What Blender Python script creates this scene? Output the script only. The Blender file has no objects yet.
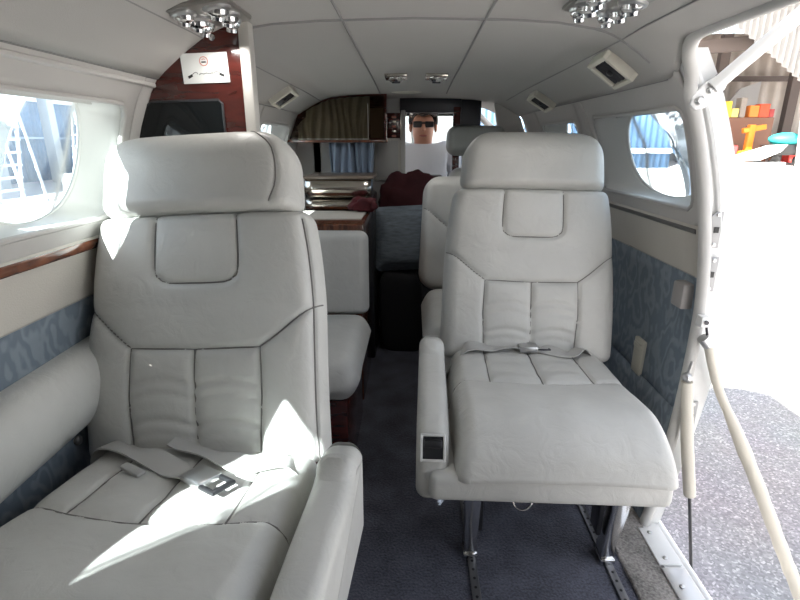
import bpy, bmesh, math, random
from mathutils import Vector, Matrix, noise
random.seed(7)
PI = math.pi
SC = bpy.context.scene
COL = SC.collection
R = math.radians

# ------------------------------------------------------------------ materials
def new_mat(name):
    m = bpy.data.materials.new(name); m.use_nodes = True
    nt = m.node_tree
    return m, nt, nt.nodes, nt.links, nt.nodes['Principled BSDF']

def mat(name, col, rough=.5, metal=0, bump=0, bscale=200, var=0, vscale=6, spec=.5, detail=3, coat=0, stretch=None, sheen=0, emit=0):
    m, nt, n, l, b = new_mat(name)
    b.inputs['Base Color'].default_value = (*col, 1)
    b.inputs['Roughness'].default_value = rough
    b.inputs['Metallic'].default_value = metal
    b.inputs['Specular IOR Level'].default_value = spec
    b.inputs['Coat Weight'].default_value = coat
    b.inputs['Sheen Weight'].default_value = sheen
    if emit:
        b.inputs['Emission Color'].default_value = (*col, 1); b.inputs['Emission Strength'].default_value = emit
    if bump or var:
        tc = n.new('ShaderNodeTexCoord'); mp = n.new('ShaderNodeMapping')
        l.new(tc.outputs['Object'], mp.inputs['Vector'])
        if stretch: mp.inputs['Scale'].default_value = stretch
    if var:
        t = n.new('ShaderNodeTexNoise'); t.inputs['Scale'].default_value = vscale; t.inputs['Detail'].default_value = 5
        l.new(mp.outputs['Vector'], t.inputs['Vector'])
        r = n.new('ShaderNodeValToRGB')
        r.color_ramp.elements[0].position = .3; r.color_ramp.elements[1].position = .7
        r.color_ramp.elements[0].color = (*[c*(1-var) for c in col], 1)
        r.color_ramp.elements[1].color = (*[min(1, c*(1+var)) for c in col], 1)
        l.new(t.outputs['Fac'], r.inputs['Fac']); l.new(r.outputs['Color'], b.inputs['Base Color'])
    if bump:
        t2 = n.new('ShaderNodeTexNoise'); t2.inputs['Scale'].default_value = bscale; t2.inputs['Detail'].default_value = detail
        l.new(mp.outputs['Vector'], t2.inputs['Vector'])
        bp = n.new('ShaderNodeBump'); bp.inputs['Strength'].default_value = bump; bp.inputs['Distance'].default_value = .002
        l.new(t2.outputs['Fac'], bp.inputs['Height']); l.new(bp.outputs['Normal'], b.inputs['Normal'])
    return m

def leather_mat(name, col):
    m, nt, n, l, b = new_mat(name)
    tc = n.new('ShaderNodeTexCoord')
    a = n.new('ShaderNodeTexNoise'); a.inputs['Scale'].default_value = 7; a.inputs['Detail'].default_value = 6
    l.new(tc.outputs['Object'], a.inputs['Vector'])
    r = n.new('ShaderNodeValToRGB')
    r.color_ramp.elements[0].position = .32; r.color_ramp.elements[1].position = .68
    r.color_ramp.elements[0].color = (*[c*.9 for c in col], 1); r.color_ramp.elements[1].color = (*[c*1.04 for c in col], 1)
    l.new(a.outputs['Fac'], r.inputs['Fac']); l.new(r.outputs['Color'], b.inputs['Base Color'])
    b.inputs['Roughness'].default_value = .43
    b.inputs['Specular IOR Level'].default_value = .45
    v = n.new('ShaderNodeTexVoronoi'); v.inputs['Scale'].default_value = 380; v.feature = 'F1'
    l.new(tc.outputs['Object'], v.inputs['Vector'])
    w = n.new('ShaderNodeTexNoise'); w.inputs['Scale'].default_value = 22; w.inputs['Detail'].default_value = 4; w.inputs['Distortion'].default_value = 1.4
    l.new(tc.outputs['Object'], w.inputs['Vector'])
    b1 = n.new('ShaderNodeBump'); b1.inputs['Strength'].default_value = .35; b1.inputs['Distance'].default_value = .006
    l.new(w.outputs['Fac'], b1.inputs['Height'])
    b2 = n.new('ShaderNodeBump'); b2.inputs['Strength'].default_value = .12; b2.inputs['Distance'].default_value = .0008
    l.new(v.outputs['Distance'], b2.inputs['Height']); l.new(b1.outputs['Normal'], b2.inputs['Normal'])
    l.new(b2.outputs['Normal'], b.inputs['Normal'])
    return m

def wood_mat(name, c1, c2, axis=(1, 1, 12)):
    m, nt, n, l, b = new_mat(name)
    tc = n.new('ShaderNodeTexCoord'); mp = n.new('ShaderNodeMapping'); mp.inputs['Scale'].default_value = axis
    l.new(tc.outputs['Object'], mp.inputs['Vector'])
    t = n.new('ShaderNodeTexNoise'); t.inputs['Scale'].default_value = 9; t.inputs['Detail'].default_value = 8; t.inputs['Distortion'].default_value = 1.2
    l.new(mp.outputs['Vector'], t.inputs['Vector'])
    r = n.new('ShaderNodeValToRGB'); r.color_ramp.elements[0].position = .35; r.color_ramp.elements[1].position = .7
    r.color_ramp.elements[0].color = (*c1, 1); r.color_ramp.elements[1].color = (*c2, 1)
    l.new(t.outputs['Fac'], r.inputs['Fac']); l.new(r.outputs['Color'], b.inputs['Base Color'])
    b.inputs['Roughness'].default_value = .18; b.inputs['Coat Weight'].default_value = .6; b.inputs['Coat Roughness'].default_value = .05
    return m

def glass_mat(name, tint, refl=.1, rough=.02, haze=0):
    m, nt, n, l, b = new_mat(name)
    n.remove(b)
    tr = n.new('ShaderNodeBsdfTransparent'); tr.inputs['Color'].default_value = (*tint, 1)
    gl = n.new('ShaderNodeBsdfGlossy'); gl.inputs['Roughness'].default_value = rough
    fr = n.new('ShaderNodeLayerWeight'); fr.inputs['Blend'].default_value = refl
    mx = n.new('ShaderNodeMixShader')
    l.new(fr.outputs['Fresnel'], mx.inputs['Fac']); l.new(tr.outputs[0], mx.inputs[1]); l.new(gl.outputs[0], mx.inputs[2])
    last = mx
    if haze:
        tl = n.new('ShaderNodeBsdfTranslucent'); tl.inputs['Color'].default_value = (.75, .85, .95, 1)
        m2 = n.new('ShaderNodeMixShader'); m2.inputs['Fac'].default_value = haze
        l.new(mx.outputs[0], m2.inputs[1]); l.new(tl.outputs[0], m2.inputs[2]); last = m2
    l.new(last.outputs[0], n['Material Output'].inputs['Surface'])
    return m

def carpet_mat(name, col):
    m, nt, n, l, b = new_mat(name)
    tc = n.new('ShaderNodeTexCoord')
    a = n.new('ShaderNodeTexNoise'); a.inputs['Scale'].default_value = 170; a.inputs['Detail'].default_value = 4
    c = n.new('ShaderNodeTexNoise'); c.inputs['Scale'].default_value = 11; c.inputs['Detail'].default_value = 5
    for t in (a, c): l.new(tc.outputs['Object'], t.inputs['Vector'])
    mx = n.new('ShaderNodeMath'); mx.operation = 'ADD'
    l.new(a.outputs['Fac'], mx.inputs[0]); l.new(c.outputs['Fac'], mx.inputs[1])
    r = n.new('ShaderNodeValToRGB'); r.color_ramp.elements[0].position = .72/2; r.color_ramp.elements[1].position = 1.28/2
    hf = n.new('ShaderNodeMath'); hf.operation = 'MULTIPLY'; hf.inputs[1].default_value = .5
    l.new(mx.outputs[0], hf.inputs[0])
    r.color_ramp.elements[0].color = (*[x*.45 for x in col], 1); r.color_ramp.elements[1].color = (*[x*1.75 for x in col], 1)
    l.new(hf.outputs[0], r.inputs['Fac']); l.new(r.outputs['Color'], b.inputs['Base Color'])
    b.inputs['Roughness'].default_value = .95; b.inputs['Sheen Weight'].default_value = .25
    bp = n.new('ShaderNodeBump'); bp.inputs['Strength'].default_value = .8; bp.inputs['Distance'].default_value = .004
    l.new(a.outputs['Fac'], bp.inputs['Height']); l.new(bp.outputs['Normal'], b.inputs['Normal'])
    return m

def swirl_mat(name, c1, c2):
    m, nt, n, l, b = new_mat(name)
    tc = n.new('ShaderNodeTexCoord'); mp = n.new('ShaderNodeMapping'); mp.inputs['Scale'].default_value = (1, 1.6, 1)
    l.new(tc.outputs['Object'], mp.inputs['Vector'])
    w = n.new('ShaderNodeTexWave'); w.inputs['Scale'].default_value = 8; w.inputs['Distortion'].default_value = 18
    w.inputs['Detail'].default_value = 2.5; w.inputs['Detail Scale'].default_value = 1.3
    l.new(mp.outputs['Vector'], w.inputs['Vector'])
    r = n.new('ShaderNodeValToRGB'); r.color_ramp.elements[0].position = .25; r.color_ramp.elements[1].position = .9
    r.color_ramp.elements[0].color = (*c1, 1); r.color_ramp.elements[1].color = (*c2, 1)
    l.new(w.outputs['Fac'], r.inputs['Fac']); l.new(r.outputs['Color'], b.inputs['Base Color'])
    b.inputs['Roughness'].default_value = .85
    return m

def asphalt_mat(name):
    m, nt, n, l, b = new_mat(name)
    tc = n.new('ShaderNodeTexCoord')
    v = n.new('ShaderNodeTexVoronoi'); v.inputs['Scale'].default_value = 90
    l.new(tc.outputs['Object'], v.inputs['Vector'])
    r = n.new('ShaderNodeValToRGB')
    e = r.color_ramp.elements; e[0].position = 0; e[0].color = (.26, .255, .26, 1); e[1].position = 1; e[1].color = (.66, .64, .64, 1)
    x = e.new(.55); x.color = (.36, .35, .36, 1); x = e.new(.85); x.color = (.43, .42, .42, 1)
    sp = n.new('ShaderNodeSeparateColor'); l.new(v.outputs['Color'], sp.inputs[0]); l.new(sp.outputs[0], r.inputs['Fac'])
    c = n.new('ShaderNodeTexNoise'); c.inputs['Scale'].default_value = .9; c.inputs['Detail'].default_value = 6
    l.new(tc.outputs['Object'], c.inputs['Vector'])
    mx = n.new('ShaderNodeMix'); mx.data_type = 'RGBA'; mx.blend_type = 'MULTIPLY'; mx.inputs['Factor'].default_value = .3
    l.new(r.outputs['Color'], mx.inputs[6]); l.new(c.outputs['Color'], mx.inputs[7]); l.new(mx.outputs[2], b.inputs['Base Color'])
    b.inputs['Roughness'].default_value = .9
    return m

LEATHER = leather_mat('pale_leather', (.56, .553, .525))
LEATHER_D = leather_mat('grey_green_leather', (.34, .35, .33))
STITCH = mat('seam_piping', (.19, .18, .17), .7)
WEB = mat('belt_webbing', (.47, .46, .44), .75, bump=.4, bscale=500, stretch=(1, 6, 1))
CHROME = mat('chrome', (.72, .72, .72), .16, 1)
CHROME_R = mat('brushed_metal', (.55, .55, .55), .32, 1, bump=.1, bscale=60, stretch=(1, 1, 14))
DARKMETAL = mat('dark_metal', (.06, .06, .065), .35, .8)
BLACK = mat('black_plastic', (.012, .012, .013), .4)
HEADLINER = mat('headliner_vinyl', (.40, .385, .365), .75, bump=.25, bscale=600, var=.03, vscale=3)
SEAM = mat('headliner_seam', (.24, .235, .23), .8)
PANEL = mat('cabin_plastic', (.47, .45, .43), .5, bump=.12, bscale=500, var=.02, vscale=4)
SURROUND = mat('window_plastic', (.64, .635, .61), .42, var=.03, vscale=5)
BEIGE = mat('beige_vinyl', (.53, .50, .45), .6, bump=.25, bscale=350, var=.03)
BLUEFAB = swirl_mat('blue_swirl_fabric', (.15, .185, .225), (.215, .255, .295))
CARPET = carpet_mat('navy_carpet', (.070, .072, .096))
CARPET_G = carpet_mat('grey_brown_carpet', (.20, .185, .17))
WOOD = wood_mat('mahogany', (.040, .008, .006), (.085, .014, .010), (1, 1, 6))
WOODH = wood_mat('walnut_gloss', (.05, .016, .010), (.20, .07, .035), (8, 1, 1))
SMOKE = mat('smoked_pane', (.006, .008, .009), .08, 0, spec=.35)
SMOKEGLASS = glass_mat('smoked_glass', (.66, .63, .58), .10)
MIRROR = mat('bronze_mirror', (.30, .27, .23), .05, 1)
GLASS = glass_mat('cabin_window_glass', (.84, .91, .95), .06, haze=.025)
WGLASS = glass_mat('windshield_glass', (.93, .97, .98), .06)
WHITEP = mat('white_paint', (.78, .78, .77), .35, var=.03, vscale=8)
GREYRUB = mat('door_seal_rubber', (.52, .51, .49), .55)
CREAMP = mat('cream_sleeve', (.62, .58, .50), .7, bump=.5, bscale=120, stretch=(1, 1, 3))
ASPHALT = asphalt_mat('tarmac')
CURTAIN = mat('blue_grey_curtain', (.28, .34, .43), .8, bump=.3, bscale=300)
PILLOWM = mat('grey_blue_chenille', (.19, .225, .26), .9, bump=1.0, bscale=70, var=.25, vscale=24, stretch=(1, 1, 5))
MAROON = mat('maroon_cloth', (.048, .006, .009), .85, bump=.5, bscale=60, var=.3, vscale=9)
DARKCLOTH = mat('black_cloth', (.015, .015, .018), .9, bump=.4, bscale=90)
STEEL = mat('galley_steel', (.62, .58, .52), .2, 1)
CARD = mat('white_card', (.75, .76, .74), .5)
INKRED = mat('red_ink', (.55, .18, .13), .6)
INKBLK = mat('black_ink', (.03, .03, .03), .6)
IVORY = mat('ivory_plastic', (.60, .58, .50), .5)

# ------------------------------------------------------------------ mesh helpers
class MB:
    def __init__(s): s.v = []; s.f = []
    def add(s, vs, fs, M=None):
        o = len(s.v)
        for p in vs:
            p = Vector(p)
            s.v.append(M @ p if M else p)
        s.f += [tuple(i+o for i in f) for f in fs]
        return s
    def box(s, c, size, bev=0, rot=None, seg=2):
        bm = bmesh.new(); bmesh.ops.create_cube(bm, size=1)
        for v in bm.verts: v.co = Vector((v.co.x*size[0], v.co.y*size[1], v.co.z*size[2]))
        if bev: bmesh.ops.bevel(bm, geom=bm.edges[:], offset=min(bev, min(size)*.49), segments=seg, affect='EDGES', profile=.5)
        M = Matrix.Translation(c)
        if rot: M = M @ (rot if isinstance(rot, Matrix) else Matrix.Rotation(rot[2], 4, 'Z') @ Matrix.Rotation(rot[1], 4, 'Y') @ Matrix.Rotation(rot[0], 4, 'X'))
        bm.verts.index_update()
        s.add([v.co.copy() for v in bm.verts], [[v.index for v in f.verts] for f in bm.faces], M); bm.free(); return s
    def tube(s, pts, r, seg=10, closed=False, cap=True, flat=None):
        pts = [Vector(p) for p in pts]; n = len(pts); rs = r if isinstance(r, (list, tuple)) else [r]*n
        vs = []; up = None
        for i, p in enumerate(pts):
            if closed: t = pts[(i+1) % n]-pts[i-1]
            else: t = pts[min(i+1, n-1)]-pts[max(i-1, 0)]
            t.normalize()
            if up is None:
                up = t.orthogonal().normalized()
                if flat: up = (Vector(flat)-t*t.dot(Vector(flat))).normalized()
            else: up = (up-t*up.dot(t)).normalized()
            w = t.cross(up)
            for k in range(seg):
                a = 2*PI*k/seg; vs.append(p+(up*math.cos(a)+w*math.sin(a))*rs[i])
        fs = []
        for i in range(n if closed else n-1):
            j = (i+1) % n
            for k in range(seg):
                q = (k+1) % seg; fs.append((i*seg+k, i*seg+q, j*seg+q, j*seg+k))
        if cap and not closed: fs += [tuple(range(seg))[::-1], tuple((n-1)*seg+k for k in range(seg))]
        return s.add(vs, fs)
    def lathe(s, prof, M=None, seg=24):
        vs = []; fs = []
        for (r, z) in prof:
            for k in range(seg): a = 2*PI*k/seg; vs.append((r*math.cos(a), r*math.sin(a), z))
        for i in range(len(prof)-1):
            for k in range(seg): q = (k+1) % seg; fs.append((i*seg+k, i*seg+q, (i+1)*seg+q, (i+1)*seg+k))
        fs += [tuple(range(seg))[::-1], tuple((len(prof)-1)*seg+k for k in range(seg))]
        return s.add(vs, fs, M)
    def prism(s, out, M, depth, bev=0, seg=3):
        """out: 2D outline; extruded along local z by depth (0..depth)"""
        bm = bmesh.new()
        a = [bm.verts.new((x, y, 0)) for x, y in out]
        f = bm.faces.new(a)
        r = bmesh.ops.extrude_face_region(bm, geom=[f])
        for v in r['geom']:
            if isinstance(v, bmesh.types.BMVert): v.co.z += depth
        bmesh.ops.recalc_face_normals(bm, faces=bm.faces[:])
        if bev: bmesh.ops.bevel(bm, geom=[e for e in bm.edges if e.calc_face_angle(0) > .5], offset=bev, segments=seg, affect='EDGES', profile=.5)
        bm.verts.index_update()
        s.add([v.co.copy() for v in bm.verts], [[v.index for v in f.verts] for f in bm.faces], M); bm.free(); return s
    def grid(s, fn, nu, nv, wrapu=False):
        vs = [fn(i/nu, j/nv) for j in range(nv+1) for i in range(nu+1)]
        fs = [(j*(nu+1)+i, j*(nu+1)+i+1, (j+1)*(nu+1)+i+1, (j+1)*(nu+1)+i) for j in range(nv) for i in range(nu)]
        return s.add(vs, fs)
    def ball(s, c, r, M=None, nu=16, nv=10):
        r = r if isinstance(r, (tuple, list)) else (r, r, r)
        prof = []
        vs = []; fs = []
        for j in range(nv+1):
            b = -PI/2+PI*j/nv
            for i in range(nu):
                a = 2*PI*i/nu; vs.append((c[0]+r[0]*math.cos(b)*math.cos(a), c[1]+r[1]*math.cos(b)*math.sin(a), c[2]+r[2]*math.sin(b)))
        for j in range(nv):
            for i in range(nu): q = (i+1) % nu; fs.append((j*nu+i, j*nu+q, (j+1)*nu+q, (j+1)*nu+i))
        return s.add(vs, fs, M)
    def ribbon(s, pts, wid, th):
        """flat strap along pts, width vectors wid (one per point or single)"""
        pts = [Vector(p) for p in pts]; n = len(pts); vs = []; fs = []
        for i, p in enumerate(pts):
            t = (pts[min(i+1, n-1)]-pts[max(i-1, 0)]).normalized()
            w = Vector(wid[i] if isinstance(wid, list) else wid)
            nrm = t.cross(w).normalized()
            vs += [p-w*.5-nrm*th*.5, p+w*.5-nrm*th*.5, p+w*.5+nrm*th*.5, p-w*.5+nrm*th*.5]
        for i in range(n-1):
            for k in range(4): q = (k+1) % 4; fs.append((i*4+k, i*4+q, i*4+4+q, i*4+4+k))
        fs += [(3, 2, 1, 0), tuple(4*(n-1)+k for k in range(4))]
        return s.add(vs, fs)

MW = {}
def build(name, mb, m, parent=None, sharp=40, local=False, kind=None, solid=0, subsurf=0, recalc=True):
    me = bpy.data.meshes.new(name)
    vs = mb.v
    if parent is not None and not local and parent.name in MW:
        inv = MW[parent.name].inverted(); vs = [inv @ v for v in vs]
    me.from_pydata([tuple(v) for v in vs], [], mb.f)
    if recalc:
        bm = bmesh.new(); bm.from_mesh(me); bmesh.ops.remove_doubles(bm, verts=bm.verts[:], dist=1e-6)
        bmesh.ops.recalc_face_normals(bm, faces=bm.faces[:]); bm.to_mesh(me); bm.free()
    me.polygons.foreach_set('use_smooth', [True]*len(me.polygons))
    me.set_sharp_from_angle(angle=R(sharp))
    me.materials.append(m)
    o = bpy.data.objects.new(name, me); COL.objects.link(o)
    if parent is not None:
        o.parent = parent
        if parent.name in MW: MW[o.name] = MW[parent.name]
    if solid:
        md = o.modifiers.new('Solidify', 'SOLIDIFY'); md.thickness = solid; md.offset = 0
    if subsurf:
        md = o.modifiers.new('Subdivision', 'SUBSURF'); md.levels = subsurf; md.render_levels = subsurf
    if kind: o['kind'] = kind
    return o

def tag(o, label, cat, group=None, kind=None):
    o['label'] = label; o['category'] = cat
    if group: o['group'] = group
    if kind: o['kind'] = kind
    return o
def thing(name, label, cat, loc=(0, 0, 0), rz=0, group=None, rot=None):
    o = bpy.data.objects.new(name, None); COL.objects.link(o); o.empty_display_size = .05
    e = rot if rot else (0, 0, rz)
    o.location = loc; o.rotation_euler = e
    from mathutils import Euler
    MW[o.name] = Matrix.Translation(loc) @ Euler(e).to_matrix().to_4x4()
    return tag(o, label, cat, group)
def struct(name, mb, m, **k): return build(name, mb, m, kind='structure', **k)
def copy_tree(src, loc, rz, label, deep=True):
    r = src.copy(); COL.objects.link(r); r.location = loc; r.rotation_euler = (0, 0, rz); r['label'] = label
    def rec(a, b):
        for ch in [o for o in list(COL.objects) if o.parent == a]:
            c = ch.copy(); COL.objects.link(c); c.parent = b; rec(ch, c)
    rec(src, r)
    return r
def lerp(a, b, t): return a+(b-a)*t
def interp(pts, x):
    if x <= pts[0][0]: return pts[0][1]
    for (a, b), (c, d) in zip(pts, pts[1:]):
        if x <= c:
            return b+(d-b)*(x-a)/(c-a)
    return pts[-1][1]
def catmull(pts, k=8, closed=False):
    P = [Vector(p) for p in pts]; n = len(P); out = []
    rng = n if closed else n-1
    for i in range(rng):
        p0 = P[(i-1) % n] if closed or i > 0 else P[0]; p1 = P[i]; p2 = P[(i+1) % n]
        p3 = P[(i+2) % n] if closed or i+2 < n else P[-1]
        for j in range(k):
            t = j/k
            out.append(.5*((2*p1)+(p2-p0)*t+(2*p0-5*p1+4*p2-p3)*t*t+(3*p1-p0-3*p2+p3)*t*t*t))
    if not closed: out.append(P[-1])
    return out

# ------------------------------------------------------------------ fuselage section
SEC0 = [(-.06, .618), (0, .627), (.12, .645), (.3, .660), (.45, .667), (.6, .668), (.7, .660), (.79, .646), (.9, .624), (1.0, .595), (1.07, .567), (1.125, .535), (1.16, .512), (1.2, .48)]
SEC = [(p.x, p.y) for p in catmull([(a, b, 0) for a, b in SEC0], 6)]
def taper(Y):
    t = max(0, min(1, (Y-1.5)/1.6)); return 1-.05*t
def half(z, Y): return interp(SEC, z)*taper(Y)
CSEC = [(0, 1.240), (.2, 1.236), (.30, 1.230), (.39, 1.216), (.43, 1.200), (.47, 1.174), (.50, 1.152), (.535, 1.125), (.56, 1.10)]
def ceil(x, Y):
    t = max(0, min(1, (Y-1.1)/1.0)); q = max(0, min(1, (Y-2.1)/.7))
    z = interp(CSEC, abs(x)/taper(Y))
    z = 1.125+(z-1.125)*(1-.21*t-.14*q)-.012*q
    if x > .38 and Y < 1.17:                       # headliner lifts a little to meet the door header
        k = min(1, (1.17-Y)/.13); k = k*k*(3-2*k)
        z = lerp(z, max(z, 1.216+(x-.38)*(1.176-1.216)/.132), k)
    return z
def xright(Y): return interp([(1.0, .508), (1.04, .512), (1.075, .522), (1.10, .534), (1.125, .546)], Y)
YB, YD0, YD1, YC = -.95, .18, 1.13, 2.62      # rear end of shell, door opening, cockpit bulkhead

# floor
mb = MB().box((0, .9, -.02), (1.25, 3.75, .04)); struct('floor', mb, CARPET)
# ceiling
mb = MB()
mb.grid(lambda u, v: (lerp(-.545, xright(lerp(YB, 2.95, v)), u)*taper(lerp(YB, 2.95, v)), lerp(YB, 2.95, v), ceil(lerp(-.545, xright(lerp(YB, 2.95, v)), u)*taper(lerp(YB, 2.95, v)), lerp(YB, 2.95, v))), 70, 150)
struct('ceiling', mb, HEADLINER, sharp=60, solid=.02)
# aft bulkhead closing the cabin behind the viewpoint, with a half-height opening at the left
mb = MB(); mb.prism([(-.64, -.02), (.64, -.02), (.66, .5), (.62, .95), (.54, 1.12), (.40, 1.22), (0, 1.245), (-.40, 1.22), (-.54, 1.12), (-.62, .95), (-.66, .5)], Matrix(((1, 0, 0, 0), (0, 0, 1, YB-.03), (0, 1, 0, 0), (0, 0, 0, 1))), .03)
struct('wall_back', mb, PANEL, sharp=30)
# headliner seams
def seam_line(name, pts, r=.0032):
    return struct(name, MB().tube([(x, y, ceil(x, y)-.0105) for x, y in pts], r, 6), SEAM)
ti = [0]
def trim_name(): ti[0] += 1; return 'trim_%d' % ti[0]
for x in (-.15, .15): seam_line(trim_name(), [(x, -.9+i*.09) for i in range(38)], .0028)
for x in (-.435, .435): seam_line(trim_name(), [(x*taper(-.9+i*.09), -.9+i*.09) for i in range(38)], .0022)
for y in (1.17, .45): seam_line(trim_name(), [(lerp(-.50, .50, i/40), y) for i in range(41)], .0034)

# walls ---------------------------------------------------------------------
def rrect(y0, y1, z0, z1, r, n):
    """n points (n divisible by 4) round a rounded rectangle, by angle"""
    cy, cz, a, b = (y0+y1)/2, (z0+z1)/2, (y1-y0)/2, (z1-z0)/2; out = []
    for k in range(n):
        t = 2*PI*(k+.5)/n; c, s = math.cos(t), math.sin(t)
        m = max(abs(c), abs(s)); qx, qz = c/m*a, s/m*b
        if abs(qx) > a-r and abs(qz) > b-r:
            ox, oz = math.copysign(a-r, qx), math.copysign(b-r, qz)
            dx, dz = qx, qz
            A = dx*dx+dz*dz; B = -(dx*ox+dz*oz); C = ox*ox+oz*oz-r*r
            D = max(0, B*B-A*C); kk = (-B+math.sqrt(D))/A
            qx, qz = dx*min(1, kk), dz*min(1, kk)
        out.append((cy+qx, cz+qz))
    return out
def oval(cy, cz, a, b, n, p=2.2):
    out = []
    for k in range(n):
        t = 2*PI*(k+.5)/n; c, s = math.cos(t), math.sin(t)
        out.append((cy+math.copysign(abs(c)**(2/p), c)*a, cz+math.copysign(abs(s)**(2/p), s)*b))
    return out
NW = 72
ZU0, ZU1 = .795, 1.13
def upper_panel(name, side, y0, y1, wins):
    mb = MB(); cur = y0
    def strip(a, b):
        if b-a < 1e-4: return
        mb.grid(lambda u, v: (side*half(lerp(ZU0, ZU1, v), lerp(a, b, u)), lerp(a, b, u), lerp(ZU0, ZU1, v)), max(2, int((b-a)/.05)), 14)
    for (h0, h1) in wins:
        c0, c1 = h0-.03, h1+.03
        strip(cur, c0)
        hole = rrect(h0, h1, .832, 1.054 if h1 != .25 else 1.095, .030, NW); rect = rrect(c0, c1, ZU0, ZU1, .0004, NW)
        vs = []; fs = []; K = 5
        for j in range(K+1):
            for (a, b), (c, d) in zip(hole, rect):
                y, z = lerp(a, c, j/K), lerp(b, d, j/K); vs.append((side*half(z, y), y, z))
        for j in range(K):
            for k in range(NW): q = (k+1) % NW; fs.append((j*NW+k, j*NW+q, (j+1)*NW+q, (j+1)*NW+k))
        mb.add(vs, fs)
        # corner fillers so the strips meet
        cur = c1
    strip(cur, y1)
    return struct(name, mb, PANEL, sharp=50, solid=.006)
def band(name, side, y0, y1, z0, z1, m, off=0, nz=10):
    mb = MB().grid(lambda u, v: (side*(half(lerp(z0, z1, v), lerp(y0, y1, u))-off), lerp(y0, y1, u), lerp(z0, z1, v)), max(2, int((y1-y0)/.06)), nz)
    return struct(name, mb, m, sharp=60, solid=.008)
wi = [0]
def window(side, h0, h1, g0, g1, gz=(.838, 1.088), p=2.2, dep=.065, shade=True):
    wi[0] += 1; nm = 'window_%d' % wi[0]
    hole = rrect(h0, h1, .832, 1.054 if shade else 1.095, .030, NW)
    ov = oval((g0+g1)/2, (gz[0]+gz[1])/2, (g1-g0)/2, (gz[1]-gz[0])/2, NW, p)
    vs = []; fs = []; K = 8
    def X(z, y, t): return side*(half(z, y)+dep*t)
    for j in range(K+1):
        t = j/K; s = t*t*(3-2*t)*.6+t*.4; tt = t**.55
        for (a, b), (c, d) in zip(hole, ov):
            y, z = lerp(a, c, t), lerp(b, d, t); vs.append((X(lerp(b, d, t), y, tt if t < 1 else 1), y, z))
    for j in range(K):
        for k in range(NW): q = (k+1) % NW; fs.append((j*NW+k, j*NW+q, (j+1)*NW+q, (j+1)*NW+k))
    w = struct(nm, MB().add(vs, fs), SURROUND, sharp=60, solid=.004)
    build('opening_lip', MB().tube([(side*(half(z, y)-.001), y, z) for y, z in hole], .0055, 8, closed=True), PANEL, w)
    n = NW
    rim = [(X(z, y, 1), y, z) for y, z in ov]
    build('pane_gasket', MB().tube(rim, .004, 8, closed=True), SURROUND, w)
    cx = sum(p[0] for p in rim)/n; cy = (g0+g1)/2; cz = (gz[0]+gz[1])/2
    build('pane', MB().add(rim+[(X(cz, cy, 1), cy, cz)], [(k, (k+1) % n, n) for k in range(n)]), GLASS, w, solid=.004)
    # strip added near the glass to trim the sunbeam, hardly seen from inside
    if shade:
        sh = MB()
        sh.grid(lambda u, v: (side*(half(lerp(1.052, 1.09, v), lerp(h0, h1, u))+.050), lerp(g0, g1, u), lerp(1.052, 1.090, v)), 8, 4)
        build('window_shade', sh, PANEL, w, solid=.012)
    for (yy, zz) in ((h1-.06, 1.02), (g1-.07, .846)):
        pass
    return w
LW = [(-.05, .25), (.63, 1.062), (1.29, 1.82), (1.96, 2.40)]  # first window is out of view, shaped to throw the seat's sun streak
RW = [(1.155, 1.715), (1.86, 2.30)]
upper_panel('wall_left', -1, YB, YC, LW)
upper_panel('wall_right', 1, YD1, YC, RW)
for w_ in LW: window(-1, w_[0], w_[1], w_[0]+.02+(.11 if w_[0] == .63 else 0), w_[1]-(.030 if w_[1] != .25 else .02), **({'gz': (.838, 1.112), 'p': 6, 'shade': False} if w_[1] == .25 else {}))
for w_ in RW: window(1, w_[0], w_[1], w_[0]-.0+.02, w_[1]-.085)
upper_panel('wall_right_rear', 1, YB, YD0, [])
# screws on window surrounds
for side, y, z in ((-1, 1.005, .985), (-1, .86, .842), (1, 1.66, 1.0), (1, 1.36, .846)):
    pass

for side, y0, y1, sfx in ((-1, YB, YC, ''), (1, YD1, YC, ''), (1, YB, YD0, '_rear')):
    nm = 'left' if side < 0 else 'right'
    band('wall_%s_beige%s' % (nm, sfx), side, y0, y1, .675, .80, BEIGE)
    band('wall_%s_fabric%s' % (nm, sfx), side, y0, y1, .34, .682, BLUEFAB, .0)
    band('wall_%s_lower%s' % (nm, sfx), side, y0, y1, -.03, .345, BLUEFAB, .004)
# wood rail (left) / dark rail (right)
def rail(side, y0, y1, z, hgt, dep, m):
    vs = []; prof = [(0, -hgt/2), (dep*.7, -hgt/2), (dep, -hgt*.25), (dep, hgt*.25), (dep*.7, hgt/2), (0, hgt/2)]
    n = 24; fs = []
    for i in range(n+1):
        y = lerp(y0, y1, i/n)
        for d, h in prof: vs.append((side*(half(z, y)-d+.002), y, z+h))
    for i in range(n):
        for k in range(6): q = (k+1) % 6; fs.append((i*6+k, i*6+q, i*6+6+q, i*6+6+k))
    fs += [tuple(range(6)), tuple(n*6+k for k in range(6))]
    return struct(trim_name(), MB().add(vs, fs), m)
rail(-1, YB, YC, .785, .018, .012, WOODH)
rail(1, YD1+.012, YC, .787, .012, .009, mat('dark_rail', (.10, .095, .09), .4))
rail(-1, YB, YC, .683, .005, .006, STITCH)
rail(1, YD1+.012, YC, .683, .005, .006, STITCH)
# quilting crease lower on the right fabric panel
rail(1, YD1+.012, YC, .52, .004, .004, STITCH)
# mouldings where wall meets headliner
for side, y0, y1 in ((-1, YB, YC), (1, YD1, YC)):
    y0 = y0 if side < 0 else y0+.04
    rail(side, y0, y1, 1.128, .013, .016, PANEL)
    rail(side, y0, y1, 1.108, .004, .008, SEAM)
# raised eyebrow moulding above the left windows
rail(-1, YB, 1.22, 1.095, .010, .010, PANEL)

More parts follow.
